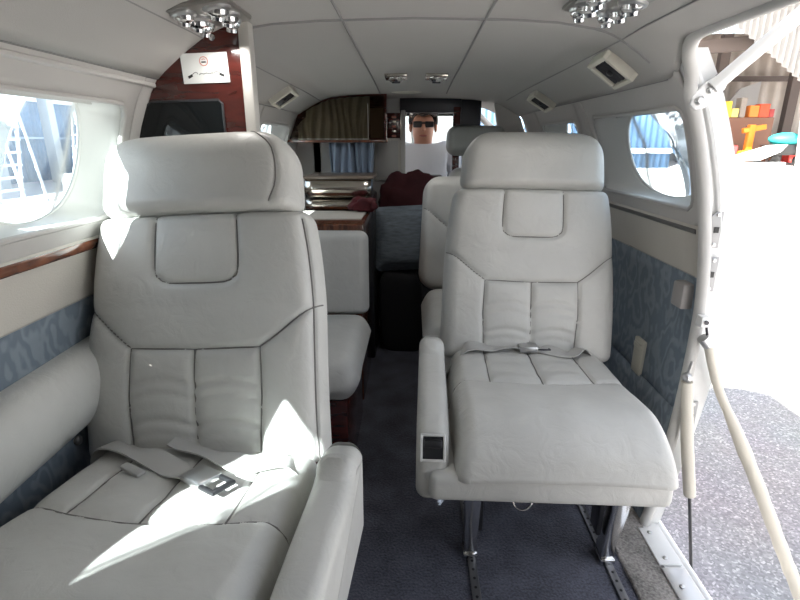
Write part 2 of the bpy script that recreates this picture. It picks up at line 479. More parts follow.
# floor tracks
def track(x):
    mb = MB(); w = .020
    mb.box((x, .85, .003), (w, 3.4, .006), .002)
    t = struct(trim_name(), mb, mat('track_metal', (.22, .22, .23), .4, .8))
    h = MB()
    for i in range(120): h.lathe([(.0035, 0), (.0035, .0012)], Matrix.Translation((x, -.7+i*.0254, .0055)), 8)
    build('lock_holes', h, BLACK, t)
    return t
for x in (-.55, -.22, .152, .482): track(x)
# grey-brown carpeted ledge beside the door
mb = MB().prism([(.515, .20), (.612, .20), (.612, 1.08), (.655, 1.20), (.655, 2.4), (.515, 2.4)], Matrix.Translation((0, 0, -.002)), .012, .004)
struct(trim_name(), mb, CARPET_G)

# ------------------------------------------------------------------ door frame
DS = [(z, half(z, 1.13)) for z in [-.06+1.22*i/40 for i in range(41)]]
def outer(z):
    return interp([(-.06, .655), (.05, .672), (.15, .69), (.32, .715), (.45, .730), (.6, .738), (.7, .735), (.8, .722), (.9, .697), (1.0, .662), (1.08, .63), (1.16, .585)], z)
df = thing('door_frame', 'white painted metal door frame with round seal edge around the open cabin doorway', 'door frame', (.66, 1.13, 0))
vs = []; fs = []
n = len(DS)
for z, x in DS:
    xo = outer(z)
    vs += [(x+.007, 1.118, z), (xo, 1.112, z), (xo, 1.15, z), (x+.007, 1.15, z)]
for i in range(n-1):
    for k in range(4): q = (k+1) % 4; fs.append((i*4+k, i*4+q, i*4+4+q, i*4+4+k))
fs += [(0, 1, 2, 3), tuple((n-1)*4+k for k in range(4))]
build('jamb', MB().add(vs, fs), WHITEP, df)
# bead running up the jamb, round the corner, then along the header
beadpts = [(x, 1.114, z) for z, x in DS if z < 1.09]
beadpts += [(.558, 1.108, 1.115), (.538, 1.088, 1.143), (.521, 1.05, 1.163)]+[(.514, y, 1.172) for y in (1.0, .85, .7, .5, .3, .18)]
bp_ = catmull(beadpts[::2] if len(beadpts) > 60 else beadpts, 3)
build('edge_seal', MB().tube(bp_, .0135, 12), GREYRUB, df)
# header plate from the corner forward
vs = []; fs = []
for i in range(21):
    y = lerp(1.15, -.80, i/20)
    vs += [(.50, y, 1.205), (.50, y, 1.182), (.515, y, 1.178), (.61, y, 1.232), (.61, y, 1.252)]
for i in range(20):
    for k in range(5): q = (k+1) % 5; fs.append((i*5+k, i*5+q, i*5+5+q, i*5+5+k))
fs += [(0, 1, 2, 3, 4), tuple(100+k for k in range(5))]
build('header', MB().add(vs, fs), GREYRUB, df)
# raised rib inside the jamb plate
build('rib', MB().tube([(lerp(x, outer(z), .42), 1.115, z) for z, x in DS if .78 < z < 1.15], .008, 8), WHITEP, df)
# latch plates
PLATEM = mat('latch_grey', (.33, .33, .33), .4, .3)
def plate(cx, cz):
    M = Matrix(((1, 0, 0, cx), (0, 0, -1, 1.1115), (0, 1, 0, cz), (0, 0, 0, 1)))
    w, h, c = .013, .040, .010
    b = build('latch_plate', MB().prism([(-w, -h+c), (-w+c, -h), (w, -h), (w, h), (-w+c, h), (-w, h-c)], M, .004, .001), PLATEM, df)
    build('latch_slot', MB().box((cx+.002, 1.107, cz), (.010, .003, .013)), BLACK, b)
    for dz in (-.033, .033): build('screw', MB().lathe([(.0045, 0), (.0045, .002), (.002, .003)], M @ Matrix.Translation((0.002, dz, .004)), 10), CHROME_R, b)
plate(.664, .797); plate(.672, .696); plate(.690, .335)
# ball bracket at mid jamb
b = build('hinge_bracket', MB().box((.668, 1.098, .590), (.020, .03, .026), .003), WHITEP, df)
build('screw', MB().lathe([(.005, 0), (.005, .004)], Matrix.Translation((.668, 1.083, .590)) @ Matrix.Rotation(R(90), 4, 'X'), 12), DARKMETAL, b)
# sill plates
for (p, q) in (((.600, .97), (.655, 1.09)), ((.598, .60), (.655, .96))):
    s_ = build('sill_plate', MB().prism([(p[0], p[1]), (q[0], p[1]), (q[0], q[1]), (p[0], q[1])], Matrix.Translation((0, 0, .008)), .006, .002), CHROME_R if p[1] < .9 else WHITEP, df)
    for fy in (.15, .85):
        build('screw', MB().lathe([(.006, 0), (.006, .002), (.003, .004)], Matrix.Translation((lerp(p[0], q[0], .4), lerp(p[1], q[1], fy), .014)), 12), CHROME_R, s_)
build('sill', MB().prism([(.60, .18), (.665, .18), (.665, 1.15), (.60, 1.15)], Matrix.Translation((0, 0, -.06)), .067, .004), WHITEP, df)
build('threshold_edge', MB().tube([(.668, y, -.005) for y in (.18, .5, .8, 1.13)], .014, 10), WHITEP, df)

# pivot bracket + upper door arm
ud = thing('upper_door', 'white tubular arm of the raised upper cabin door bolted to the top of the frame', 'door', (.60, 1.09, 1.08))
br = MB(); M = Matrix(((1, 0, 0, .592), (0, 0, -1, 1.110), (0, 1, 0, 1.082), (0, 0, 0, 1)))
br.prism([(-.030, -.030), (-.018, -.040), (.0, -.036), (.035, .0), (.040, .022), (.025, .030), (-.006, .012), (-.028, -.012)], M, .010, .003)
bo = build('pivot_bracket', br, WHITEP, ud)
for (dx, dz, r_) in ((-.014, -.022, .009), (.004, -.002, .007), (.014, .024, .0035)):
    build('bolt', MB().lathe([(r_, 0), (r_, .005), (r_*.6, .008)], M @ Matrix.Translation((dx, dz, .010)), 14), CHROME_R if r_ > .005 else DARKMETAL, bo)
build('arm', MB().tube([(.600, 1.098, 1.085), (.66, 1.075, 1.150), (.735, 1.05, 1.228), (.86, 1.02, 1.36), (1.0, .99, 1.50)], .0135, 14), WHITEP, ud)
vs = []
pts = [(.60, 1.205), (.72, 1.28), (.88, 1.42), (1.02, 1.58)]
vs = []; fs = []
for y in (.20, 1.02):
    for x, z in pts: vs.append((x, y, z))
mbd = MB().grid(lambda u, v: (lerp(.60, 1.0, u), lerp(-.75, 1.06-.60*u**2.2, v), 1.245+.76*u+.05*math.sin(u*PI)), 14, 6)
build('door_skin', mbd, WHITEP, ud, solid=.03)  # unseen skin, widened and corner-cut to cast the shadow on the tarmac

# gas strut
gs = thing('gas_strut', 'slim gas strut with cream sleeve hanging from the door frame down to the sill', 'strut', (.75, 1.08, -.13))
build('cylinder', MB().tube([(.652, 1.085, .44), (.676, 1.08, .285), (.706, 1.075, .13)], [.0125, .0145, .0145], 14), CREAMP, gs)
build('rod', MB().tube([(.706, 1.075, .13), (.749, 1.065, -.125)], .0042, 10), DARKMETAL, gs)
build('end_fitting', MB().ball((.650, 1.085, .452), .012).tube([(.650, 1.085, .452), (.658, 1.09, .49)], .004, 8), CHROME_R, gs)
build('foot_fitting', MB().ball((.750, 1.065, -.13), (.010, .010, .013)), DARKMETAL, gs)

# fabric-sleeved door cable
dc = thing('door_cable', 'long cream fabric-sleeved support cable running from the door frame down to the airstair', 'cable', (1.0, 1.0, -.1))
cp = catmull([(.672, 1.085, .578), (.690, 1.085, .520), (.722, 1.078, .430), (.772, 1.062, .33), (.850, 1.045, .175), (.925, 1.03, .02), (.985, 1.02, -.10), (1.06, 1.01, -.25), (1.14, 1.0, -.42)], 5)
rr = [(.0045 if i < 4 else .0105 if i < 14 else .0135+.0012*math.sin(i*1.7) if i < 16 else .0155+.0010*math.sin(i*2.3)) for i in range(len(cp))]
build('sleeve', MB().tube(cp[3:], rr[3:], 14), CREAMP, dc)
build('wire', MB().tube([cp[0], cp[1], cp[2], cp[3], cp[4]], .003, 8), DARKMETAL, dc)
build('end_clip', MB().tube([cp[3]+Vector((-.012, 0, .004)), cp[4]], .013, 12), CHROME_R, dc)

# lower airstair (folded down, mostly below the picture)
ls = thing('airstair', 'white folded-down airstair panel below the cabin sill', 'airstair', (.69, .65, -.06))
build('stair_panel', MB().grid(lambda u, v: (lerp(.685, 1.30, u), lerp(.22, 1.02, v), -.10-.62*u-.05*math.sin(u*PI)), 12, 2), WHITEP, ls, solid=.03)
for k in range(3):
    u = .25+.3*k
    build('step', MB().box((lerp(.685, 1.30, u)+.06, .62, -.10-.62*u+.03), (.20, .55, .03), .006), DARKMETAL, ls)

# ------------------------------------------------------------------ padded upholstery
def segdist(px, py, a, b):
    ax, ay = a; bx, by = b; dx, dy = bx-ax, by-ay; L = dx*dx+dy*dy
    t = 0 if L == 0 else max(0, min(1, ((px-ax)*dx+(py-ay)*dy)/L))
    return math.hypot(px-ax-t*dx, py-ay-t*dy)
class Pad:
    def __init__(s, W, L, Tf, Tb, rc, Re, seams=(), N=96, wfun=None, bend=None, groove=.006, puff=.006, crumple=.0012, seed=0, wrinkle=None):
        s.W, s.L, s.Tf, s.Tb, s.N = W, L, Tf, Tb, N
        s.Re = Re if isinstance(Re, tuple) else (Re, Re, Re)  # edge radii: sides, start, end
        s.rcs = rc if isinstance(rc, tuple) else (rc, rc)      # lower, upper corner radius
        s.seams = [list(q) for q in seams]; s.wfun = wfun or (lambda t: 1); s.bend = bend or (lambda x, t: 0)
        s.groove, s.puff, s.crumple, s.seed, s.wrinkle = groove, puff, crumple, seed, wrinkle
    def sdf(s, x, y):
        a, b = s.W/2, s.L/2; rc = s.rcs[1 if y > b else 0]; qx = abs(x)-a+rc; qy = abs(y-b)-b+rc
        return math.hypot(max(qx, 0), max(qy, 0))+min(max(qx, qy), 0)-rc
    def edge(s, x, y):
        f = lambda e, r: math.sqrt(max(0, 1-(1-min(max(e, 0)/r, 1))**2))
        rm = min(s.Re)*.5
        return f(s.W/2-abs(x), s.Re[0])*f(y, s.Re[1])*f(s.L-y, s.Re[2])*f(-s.sdf(x, y), rm)
    def front(s, x, y):
        k = s.edge(x, y); h = s.Tf*k
        if s.seams:
            d = min(segdist(x, y, a, b) for sm in s.seams for a, b in zip(sm, sm[1:]))
            h -= (s.groove*math.exp(-(d/.0045)**2)+s.puff*math.exp(-d/.022))*k
        if s.wrinkle: h += s.wrinkle(x, y)*k
        h += s.crumple*k*noise.noise(Vector((x*16+s.seed, y*16, s.seed*1.7)))
        return h
    def pos(s, x, y, h):
        t = y/s.L
        return Vector((x*s.wfun(t), y, h+s.bend(x, t)))
    def mesh(s, M):
        N = s.N; a, b = s.W/2, s.L/2; vf = []; vb = []
        g = [math.sin(PI/2*(2*i/N-1))*.62+(2*i/N-1)*.38 for i in range(N+1)]
        for j in range(N+1):
            for i in range(N+1):
                u, v = g[i], g[j]; r = max(abs(u), abs(v))
                if r < 1e-9: x = y = 0.0
                else:
                    qx, qy = u/r*a, v/r*b
                    rc = s.rcs[1 if qy > 0 else 0]
                    if abs(qx) > a-rc and abs(qy) > b-rc:
                        ox, oy = math.copysign(a-rc, qx), math.copysign(b-rc, qy)
                        A = qx*qx+qy*qy; B = -(qx*ox+qy*oy); C = ox*ox+oy*oy-rc**2
                        k = min(1, (-B+math.sqrt(max(0, B*B-A*C)))/A); qx *= k; qy *= k
                    x, y = qx*r, qy*r
                y += b
                vf.append(M @ s.pos(x, y, s.front(x, y)))
                vb.append(M @ s.pos(x, y, -s.Tb*s.edge(x, y)))
        W1 = N+1; fs = []
        for j in range(N):
            for i in range(N):
                q = (j*W1+i, j*W1+i+1, (j+1)*W1+i+1, (j+1)*W1+i); fs.append(q)
                o = W1*W1; fs.append(tuple(o+k for k in q[::-1]))
        mb = MB(); mb.add(vf+vb, fs); return mb
    def piping(s, M, r=.0016, idx=None):
        mb = MB()
        for n_, sm in enumerate(s.seams):
            if idx is not None and n_ not in idx: continue
            pts = []
            for a, b in zip(sm, sm[1:]):
                k = max(2, int(math.dist(a, b)/.012))
                for i in range(k): pts.append((lerp(a[0], b[0], i/k), lerp(a[1], b[1], i/k)))
            pts.append(sm[-1])
            pp = []
            for x, y in pts:
                if s.sdf(x, y) > -.002: continue
                pp.append(M @ s.pos(x, y, s.front(x, y)+r*.8))
            if len(pp) > 2: mb.tube(pp, r, 6)
        return mb
    def at(s, M, x, y, up=0): return M @ s.pos(x, y, s.front(x, y)+up)

def curve2(pts, k=6): return [(p.x, p.y) for p in catmull([(a, b, 0) for a, b in pts], k)]

def make_seat(label, loc, rz, rec, tilt, arm, lean=0, belt=0, seed=0, N=110, edge=()):
    """arm=-1: armrest on the -x side; local front is -y; belt 1: left seat style, 2: right seat style"""
    root = thing('cabin_seat', label, 'seat', loc, rz, 'pale leather cabin seats')
    r = R(rec); t = R(tilt)
    # --- backrest
    c, s = math.cos(r), math.sin(r)
    MBk = Matrix.Rotation(R(lean), 4, 'Y') @ Matrix(((1, 0, 0, 0), (0, s, -c, .055), (0, c, s, .373), (0, 0, 0, 1)))
    L = .497
    seams = [curve2([(-.25, .312), (-.21, .298), (-.155, .254), (-.125, .232)], 4), [(-.125, .232), (0, .228), (.125, .232)],
             curve2([(.25, .312), (.21, .298), (.155, .254), (.125, .232)], 4),
             [(-.125, .232), (-.127, .14), (-.12, .02)], [(0, .228), (.004, .02)], [(.125, .232), (.127, .14), (.12, .02)],
             curve2([(-.088, .494), (-.084, .385), (-.075, .366), (-.055, .357), (0, .356), (.055, .357), (.075, .366), (.084, .385), (.088, .494)], 4),
             ]+[[(e_*.219, .476), (e_*.221, .3), (e_*.221, .01)] for e_ in edge]
    def wr(x, y):
        if abs(x) > .12 or y > .22: return 0
        a = abs(x) % .124
        k = math.sin(max(0, min(1, (abs(x)-.004)/.115))*PI)
        q = 0
        for yy, d in ((.165, .005), (.14, .003), (.09, .006), (.065, .0025)):
            q -= d*math.exp(-((y-yy-.012*k+.006)/.006)**2)
        return q
    bk = Pad(.475, L, .050, .05, (.03, .03), (.042, .03, .022), seams, N, lambda q: 1.045-.03*q-.10*q**5, lambda x, q: .012*math.sin(PI*min(1, q*1.6))-.02*(abs(x)/.24)**4, seed=seed, wrinkle=wr)
    bo = build('backrest', bk.mesh(MBk), LEATHER, root, local=True, sharp=70)
    build('piping', bk.piping(MBk), STITCH, bo, local=True)
    # recliner cover, small ear at the base
    # --- headrest
    MH = MBk @ Matrix.Translation((0, L-.012, .012))
    hs = [curve2([(e_*.150, .02), (e_*.165, .06), (e_*.162, .12), (e_*.135, .152), (e_*.11, .167)], 4) for e_ in edge]
    HL = .170
    hr = Pad(.405, HL, .058, .055, (.028, .085), (.045, .030, .065), hs, 70, lambda q: 1.01-.06*q*q, lambda x, q: -.015*(abs(x)/.2)**3, groove=.003, puff=.003, seed=seed+3)
    ho = build('headrest', hr.mesh(MH), LEATHER, root, local=True, sharp=70)
    for k_ in range(len(hs)): build('piping', hr.piping(MH, .0014, [k_]), STITCH, ho, local=True)
    # --- cushion
    ct, st = math.cos(t), math.sin(t)
    CL = .515
    MC = Matrix(((1, 0, 0, 0), (0, -ct, st, .055), (0, st, ct, .320), (0, 0, 0, 1)))
    cs = [[(-.118, .03), (-.122, .248)], [(.002, .03), (.0, .263)], [(.118, .03), (.122, .248)],
          curve2([(-.235, .225), (-.17, .235), (-.122, .248), (-.06, .259), (0, .263), (.06, .259), (.122, .248), (.17, .235), (.235, .225)], 3)]
    cu = Pad(.44, CL, .104, .016, (.03, .03), (.045, .03, .115), cs, N, lambda q: 1+.02*math.sin(PI*q), lambda x, q: .012*math.exp(-((q-.78)/.2)**2)-.008*(abs(x)/.22)**3, groove=.005, puff=.005, crumple=.002, seed=seed+9,
             wrinkle=lambda x, y: .0012*math.sin(y*90+math.sin(x*30))*(1 if .05 < y < .24 and abs(x) < .115 else 0))
    co = build('seat_cushion', cu.mesh(MC), LEATHER, root, local=True, sharp=70)
    build('piping', cu.piping(MC), STITCH, co, local=True)
    # --- frame shell under the cushion
    f = MB()
    Mf = Matrix.Translation((0, .055, .30)) @ Matrix.Rotation(-t, 4, 'X')
    f.box((0, 0, 0), (.485, .505, .064), .016, Mf @ Matrix.Translation((arm*.030, -.2525, -.004)), 3)
    build('seat_frame', f, LEATHER, root, local=True)
    # --- armrest
    prof = [(.02, .275), (.025, .43), (.012, .458), (-.02, .468), (-.070, .468), (-.092, .452), (-.24, .438), (-.36, .420), (-.402, .400), (-.424, .365), (-.432, .30), (-.428, .262), (-.40, .255)]
    pr = [(p.x, p.y) for p in catmull([(a, b, 0) for a, b in prof], 3)]
    ax = arm*.232
    dz = 0 if tilt < 4 else 1
    pr2 = [(y, z+(-y)*math.tan(t)*.9*(1 if z > .3 else .8)) for y, z in pr]
    Ma = Matrix(((0, 0, arm*1.0, ax), (1, 0, 0, 0), (0, 1, 0, 0), (0, 0, 0, 1)))
    ao = build('armrest', MB().prism(pr2, Ma, .068, .024, 5), LEATHER, root, local=True, sharp=60)
    # --- recline control on the armrest nose
    zc = .380+.41*math.tan(t)*.9; xc = ax+arm*.034
    Mc = Matrix.Translation((xc, -.422, zc)) @ Matrix.Rotation(R(-22), 4, 'X')
    k = MB(); w, h, th = .023, .025, .006
    for (cx, cz, sx, sz) in ((-w, 0, .005, 2*h+.005), (w, 0, .005, 2*h+.005), (0, h, 2*w, .005), (0, -h, 2*w, .005)):
        k.box((0, 0, 0), (sx, .012, sz), .002, Mc @ Matrix.Translation((cx, -.004, cz)))
    kb = build('recline_control', k, mat('satin_chrome', (.75, .75, .74), .35, .5), ao, local=True)
    build('recess', MB().box((0, 0, 0), (.044, .010, .048), .001, Mc @ Matrix.Translation((0, -.001, 0))), DARKMETAL, ao, local=True)
    build('lever', MB().box((0, 0, 0), (.038, .012, .016), .004, Mc @ Matrix.Translation((0, -.007, .008))), DARKMETAL, ao, local=True)
    # --- legs
    for lx in (-.165, .165):
        for ly in (-.285, -.03):
            lean_y = .03
            sg = 1 if lx > 0 else -.25
            o2 = [(-.018, .0), (.018, .0), (.016, .05), (.022+.012*sg, .15), (.030+.020*sg, .275), (-.024+.020*sg, .275), (-.016+.010*sg, .15), (-.014, .05)]
            Ml = Matrix(((1, 0, 0, lx), (0, 0, 1, ly-.022), (0, 1, 0, 0), (0, 0, 0, 1)))
            lo = build('leg', MB().prism(o2, Ml, .044, .005, 2), CHROME, root, local=True)
            build('gusset', MB().box((lx-.022*(1 if lx > 0 else -1), ly+.02, .17), (.012, .05, .20), .003), DARKMETAL, lo, local=True)
            build('foot', MB().box((lx, ly-.004, .012), (.036, .048, .012), .004), CHROME, lo, local=True)
    # carriage bar + wire ring
    build('carriage', MB().box((0, -.20, .235), (.36, .26, .05), .01), DARKMETAL, root, local=True)
    ring = [(-.075+.02*math.cos(a), -.405+.01*math.sin(a), .258+.018*math.sin(a)) for a in [2*PI*i/20 for i in range(20)]]
    build('pull_ring', MB().tube(ring, .002, 8, closed=True), CHROME, root, local=True)
    # --- seat belt
    if belt:
        def P(x, y, up=.004): return cu.at(MC, x, y, up)
        if belt == 1:
            path = [(-.215, .045, .012), (-.19, .062, .014), (-.13, .083, .014), (-.07, .105, .010), (-.02, .128, .008), (.022, .15, .006)]
            path2 = [(.225, .07, .012), (.17, .085, .007), (.10, .10, .006), (.04, .085, .008), (-.02, .06, .012), (-.06, .045, .02)]
            bx, by, ba = .045, .160, -28
        else:
            path = [(-.225, .045, .014), (-.17, .062, .012), (-.10, .048, .008), (-.04, .050, .010), (-.015, .050, .009)]
            path2 = [(.215, .035, .014), (.15, .055, .012), (.11, .082, .006), (.06, .070, .008), (.03, .056, .010)]
            bx, by, ba = .002, .050, 0
        obs = []
        for pp in (path, path2):
            sm = [P(*q) for q in pp]; sm = catmull(sm, 6); ws = []
            for i in range(len(sm)):
                tg = (sm[min(i+1, len(sm)-1)]-sm[max(i-1, 0)]).normalized()
                nn = (MC.to_3x3() @ Vector((0, 0, 1))).normalized()
                wv = nn.cross(tg).normalized()
                tw = .45*math.sin(i*.33+seed)
                ws.append((wv*math.cos(tw)+nn*math.sin(tw)*.6)*.043)
            obs.append(build('seat_belt', MB().ribbon(sm, ws, .0028), WEB, root, local=True))
        pb = P(bx, by, .013 if belt == 1 else .019)
        Mb = Matrix.Translation(pb) @ Matrix.Rotation(-t, 4, 'X') @ Matrix.Rotation(R(ba), 4, 'Z')
        b2 = MB()
        b2.box((0, 0, 0), (.052, .046, .012 if belt == 1 else .018), .004, Mb)
        bb = build('buckle', b2, CHROME_R, obs[0], local=True)
        for (cx, cy, sx, sy) in ((.036, .017, .032, .007), (.036, -.017, .032, .007), (.050, 0, .008, .04), (.024, 0, .006, .04)):
            pass
        fr_ = MB()
        for (cx, cy, sx, sy) in ((.040, .019, .036, .008), (.040, -.019, .036, .008), (.056, 0, .009, .046)):
            fr_.box((0, 0, 0), (sx, sy, .008), .003, Mb @ Matrix.Translation((cx, cy, -.001)))
        build('buckle_tongue', fr_, DARKMETAL, obs[0], local=True)
        if belt == 1:
            build('keeper', MB().box((0, 0, 0), (.05, .016, .007), .003, Matrix.Translation(P(-.085, .140, .007)) @ Matrix.Rotation(R(-25), 4, 'Z')), WEB, obs[0], local=True)
    return root

seatL = make_seat('nearest pale leather seat at left, reclined, sunlight across its cushion and lap belt', (-.386, .785, 0), R(-3.5), 19, 6.5, 1, -3.0, 1, 1, edge=(1,))
seatR = make_seat('pale leather seat beside the open doorway, chrome recline lever on its armrest nose', (.322, 1.29, 0), R(-1.5), 15.5, 2.0, -1, 1.0, 2, 5)
s2 = thing('cabin_seat', 'pale leather seat without headrest, directly behind the doorway seat and mostly hidden by it', 'seat', (.264, 1.985, 0), 0, 'pale leather cabin seats')
M2 = Matrix(((1, 0, 0, 0), (0, .20, -.98, .055), (0, .98, .20, .385), (0, 0, 0, 1)))
p2 = Pad(.47, .47, .052, .05, .075, .05, [curve2([(-.25, .345), (-.21, .330), (-.155, .285), (-.125, .262)], 4)+[(0, .258), (.125, .262)]], 80, lambda q: 1.02-.10*q, seed=21)
b2_ = build('backrest', p2.mesh(M2), LEATHER, s2, local=True, sharp=70); build('piping', p2.piping(M2), STITCH, b2_, local=True)
c2_ = Pad(.45, .50, .072, .06, .06, .075, [], 60, seed=22)
build('seat_cushion', c2_.mesh(Matrix(((1, 0, 0, 0), (0, -1, 0, .05), (0, 0, 1, .335), (0, 0, 0, 1)))), LEATHER, s2, local=True, sharp=70)
build('seat_frame', MB().box((0, -.21, .27), (.43, .48, .07), .02), LEATHER, s2, local=True)
for lx in (-.15, .15):
    for ly in (-.33, -.03): build('leg', MB().box((lx, ly, .125), (.026, .05, .25), .005), CHROME, s2, local=True)

# third seat further up the cabin on the right, headrest raised on posts
s3 = thing('cabin_seat', 'farthest grey leather seat on the right, narrow headrest raised on two posts', 'seat', (.365, 2.42, 0), 0, 'pale leather cabin seats')
M3 = Matrix(((1, 0, 0, 0), (0, .2, -.98, .05), (0, .98, .2, .40), (0, 0, 0, 1)))
p3 = Pad(.40, .47, .05, .05, .06, .05, [], 40, lambda q: 1-.06*q, seed=3)
build('backrest', p3.mesh(M3), LEATHER, s3, local=True, sharp=70)
h3 = Pad(.30, .145, .05, .045, .05, .045, [], 40, lambda q: 1-.05*q, seed=4)
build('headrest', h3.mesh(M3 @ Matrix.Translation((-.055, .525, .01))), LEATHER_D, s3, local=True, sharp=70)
for sx in (-.12, .01): build('headrest_post', MB().tube([M3 @ Vector((sx, .45, 0)), M3 @ Vector((sx, .56, 0))], .006, 8), CHROME, s3, local=True)
c3 = Pad(.40, .30, .07, .06, .05, .07, [], 40, seed=6)
build('seat_cushion', c3.mesh(Matrix(((1, 0, 0, 0), (0, -1, 0, .05), (0, 0, 1, .34), (0, 0, 0, 1)))), LEATHER, s3, local=True, sharp=70)
build('seat_frame', MB().box((0, -.10, .15), (.38, .26, .30), .02), LEATHER, s3, local=True)

# wall armrest beside the left seat
wa = thing('wall_armrest', 'long padded cream armrest fixed to the left cabin wall beside the nearest seat', 'armrest', (-.62, .6, .5))
path = [(y, half(.5, y)) for y in [-.2+i*.05 for i in range(25)]]
prof = [(.0, .575), (.035, .572), (.062, .555), (.074, .52), (.070, .475), (.052, .44), (.025, .418), (.0, .41)]
prof = [(p.x, p.y) for p in catmull([(a, b, 0) for a, b in prof], 3)]
vs = []; fs = []; K = len(prof)
ys = [-.3+i*.04 for i in range(34)]
for i, y in enumerate(ys):
    e = min(1, (ys[-1]-y)/.10+.02); e = math.sqrt(1-(1-min(1, e))**2)
    for d, z in prof: vs.append((-(half(z, y)+.004-d*(.25+.75*e)), y, .518+(z-.50)*(.83+.15*e)+.02*(y-.5)))
for i in range(len(ys)-1):
    for k in range(K): q = (k+1) % K; fs.append((i*K+k, i*K+q, (i+1)*K+q, (i+1)*K+k))
fs += [tuple(range(K)), tuple((len(ys)-1)*K+k for k in range(K))]
build('pad', MB().add(vs, fs), LEATHER, wa, sharp=60)
build('button', MB().ball((-.592, .76, .474), (.006, .009, .009)), BLACK, wa)

# ------------------------------------------------------------------ left partition with smoked window
YP = 1.135
pt = thing('partition', 'dark red mahogany half partition with smoked window behind the nearest seat', 'partition', (-.5, YP, 0))
out = [(half(z, YP)-.004, z) for z in [i*.06 for i in range(0, 19)]]
out = [(-x, z) for x, z in out]
XE = -.357
ctop = [(-.532, 1.122), (-.505, 1.136), (-.480, 1.156), (-.462, 1.180), (-.445, 1.200), (-.425, 1.212), (XE, ceil(XE, YP)-.006)]
out = out+ctop+[(XE, .0)]
Mp = Matrix(((1, 0, 0, 0), (0, 0, 1, YP), (0, 1, 0, 0), (0, 0, 0, 1)))
build('panel', MB().prism(out, Mp, .022, 0), WOOD, pt, sharp=30)
pw = [(-.612, .60), (-.606, .97), (-.590, 1.020), (-.575, 1.050), (-.560, 1.062), (-.414, 1.066), (-.406, 1.058), (-.406, .60)]
build('smoked_window', MB().prism(pw, Matrix.Translation((0, -.004, 0)) @ Mp, .006, .0015), SMOKE, pt, sharp=30)
fr = [(x, YP-.003, z) for x, z in pw]
build('window_trim', MB().tube(fr, .0028, 6, closed=True), DARKMETAL, pt)
build('edge_post', MB().box((XE+.010, YP+.008, .615), (.024, .036, 1.225), .006), mat('aluminium_trim', (.62, .60, .56), .35, .4), pt)
build('edge_welt', MB().tube([(x, YP-.006, z+.004) for x, z in [(-.62, .93), (-.592, 1.01), (-.562, 1.08), (-.535, 1.125)]+ctop[1:]], .0055, 8), PANEL, pt)
build('screw', MB().lathe([(.0065, 0), (.0065, .002), (.003, .004)], Matrix.Translation((-.415, YP, 1.186)) @ Matrix.Rotation(R(90), 4, 'X'), 14), CHROME, pt)
# card on the partition
cd = thing('notice_card', 'small white card with a round red emblem fixed to the mahogany partition', 'card', (-.455, YP-.004, 1.13))
Mc = Matrix.Translation((-.435, YP-.003, 1.128)) @ Matrix.Rotation(R(-2), 4, 'Y')
build('card', MB().box((0, 0, 0), (.098, .0016, .058), 0, Mc), CARD, cd)
def on_card(pts, r, nm, m): return build(nm, MB().tube([Mc @ Vector((x, -.0012, z)) for x, z in pts], r, 6), m, cd)
on_card([(-.001+.0085*math.cos(a), .013+.0085*math.sin(a)) for a in [2*PI*i/24 for i in range(25)]], .0008, 'emblem_ring', INKRED)
on_card([(-.0055, .0115), (.0035, .0115)], .0013, 'emblem_bar', INKBLK)
on_card([(-.0045, .016), (-.001, .0175), (.0025, .016)], .0007, 'emblem_arc', INKRED)
build('ink_block', MB().box((0, 0, 0), (.010, .0012, .005), 0, Mc @ Matrix.Translation((-.033, -.0008, -.015)) @ Matrix.Rotation(R(-24), 4, 'Y')), INKBLK, cd)
build('ink_block', MB().box((0, 0, 0), (.010, .0012, .005), 0, Mc @ Matrix.Translation((.034, -.0008, -.014)) @ Matrix.Rotation(R(24), 4, 'Y')), INKBLK, cd)
on_card(curve2([(-.029, -.012), (-.024, -.0085), (-.019, -.0075), (-.017, -.011)], 4), .0005, 'script_stroke', INKBLK)
on_card(curve2([(-.014, -.0125), (-.009, -.010), (-.004, -.0115), (.002, -.0095), (.008, -.0115), (.014, -.0095), (.016, -.0125)], 5), .0005, 'script_stroke', INKBLK)
on_card(curve2([(.018, -.0095), (.023, -.0075), (.028, -.009), (.031, -.012)], 4), .0005, 'script_stroke', INKBLK)

# ------------------------------------------------------------------ low bench behind the left seat, galley beyond
bs = thing('bench_seat', 'low pale leather bench with a short flat backrest behind the nearest left seat', 'bench seat', (-.36, 1.66, 0))
bk = Pad(.41, .295, .045, .04, .03, .03, [], 44, seed=2, crumple=.001)
build('backrest', bk.mesh(Matrix(((1, 0, 0, -.355), (0, .06, -.998, 1.68), (0, .998, .06, .398), (0, 0, 0, 1)))), LEATHER, bs, sharp=70)
cs_ = Pad(.43, .46, .06, .06, .05, .06, [], 60, seed=8, bend=lambda x, q: -.05*max(0, q-.7)**2*6)
build('seat_cushion', cs_.mesh(Matrix(((1, 0, 0, -.355), (0, -.998, .03, 1.665), (0, .03, .998, .355), (0, 0, 0, 1)))), LEATHER, bs, sharp=70)
build('wooden_base', MB().box((-.37, 1.47, .15), (.38, .40, .30), .01), WOOD, bs)
tb = thing('side_cabinet', 'glossy walnut side cabinet behind the low bench, sunlit top with a shallow tray', 'cabinet', (-.38, 1.95, 0))
build('carcass', MB().box((-.385, 1.955, .335), (.40, .36, .67), .006), WOODH, tb)
build('top', MB().box((-.382, 1.952, .690), (.42, .396, .030), .008), WOODH, tb)
build('tray', MB().box((-.37, 1.97, .707), (.36, .22, .006), .002), BEIGE, tb)
ga = thing('galley_unit', 'polished steel galley drawer unit standing behind the walnut side cabinet', 'galley', (-.28, 2.30, 0))
build('carcass', MB().box((-.315, 2.31, .38), (.29, .26, .76), .01), DARKMETAL, ga)
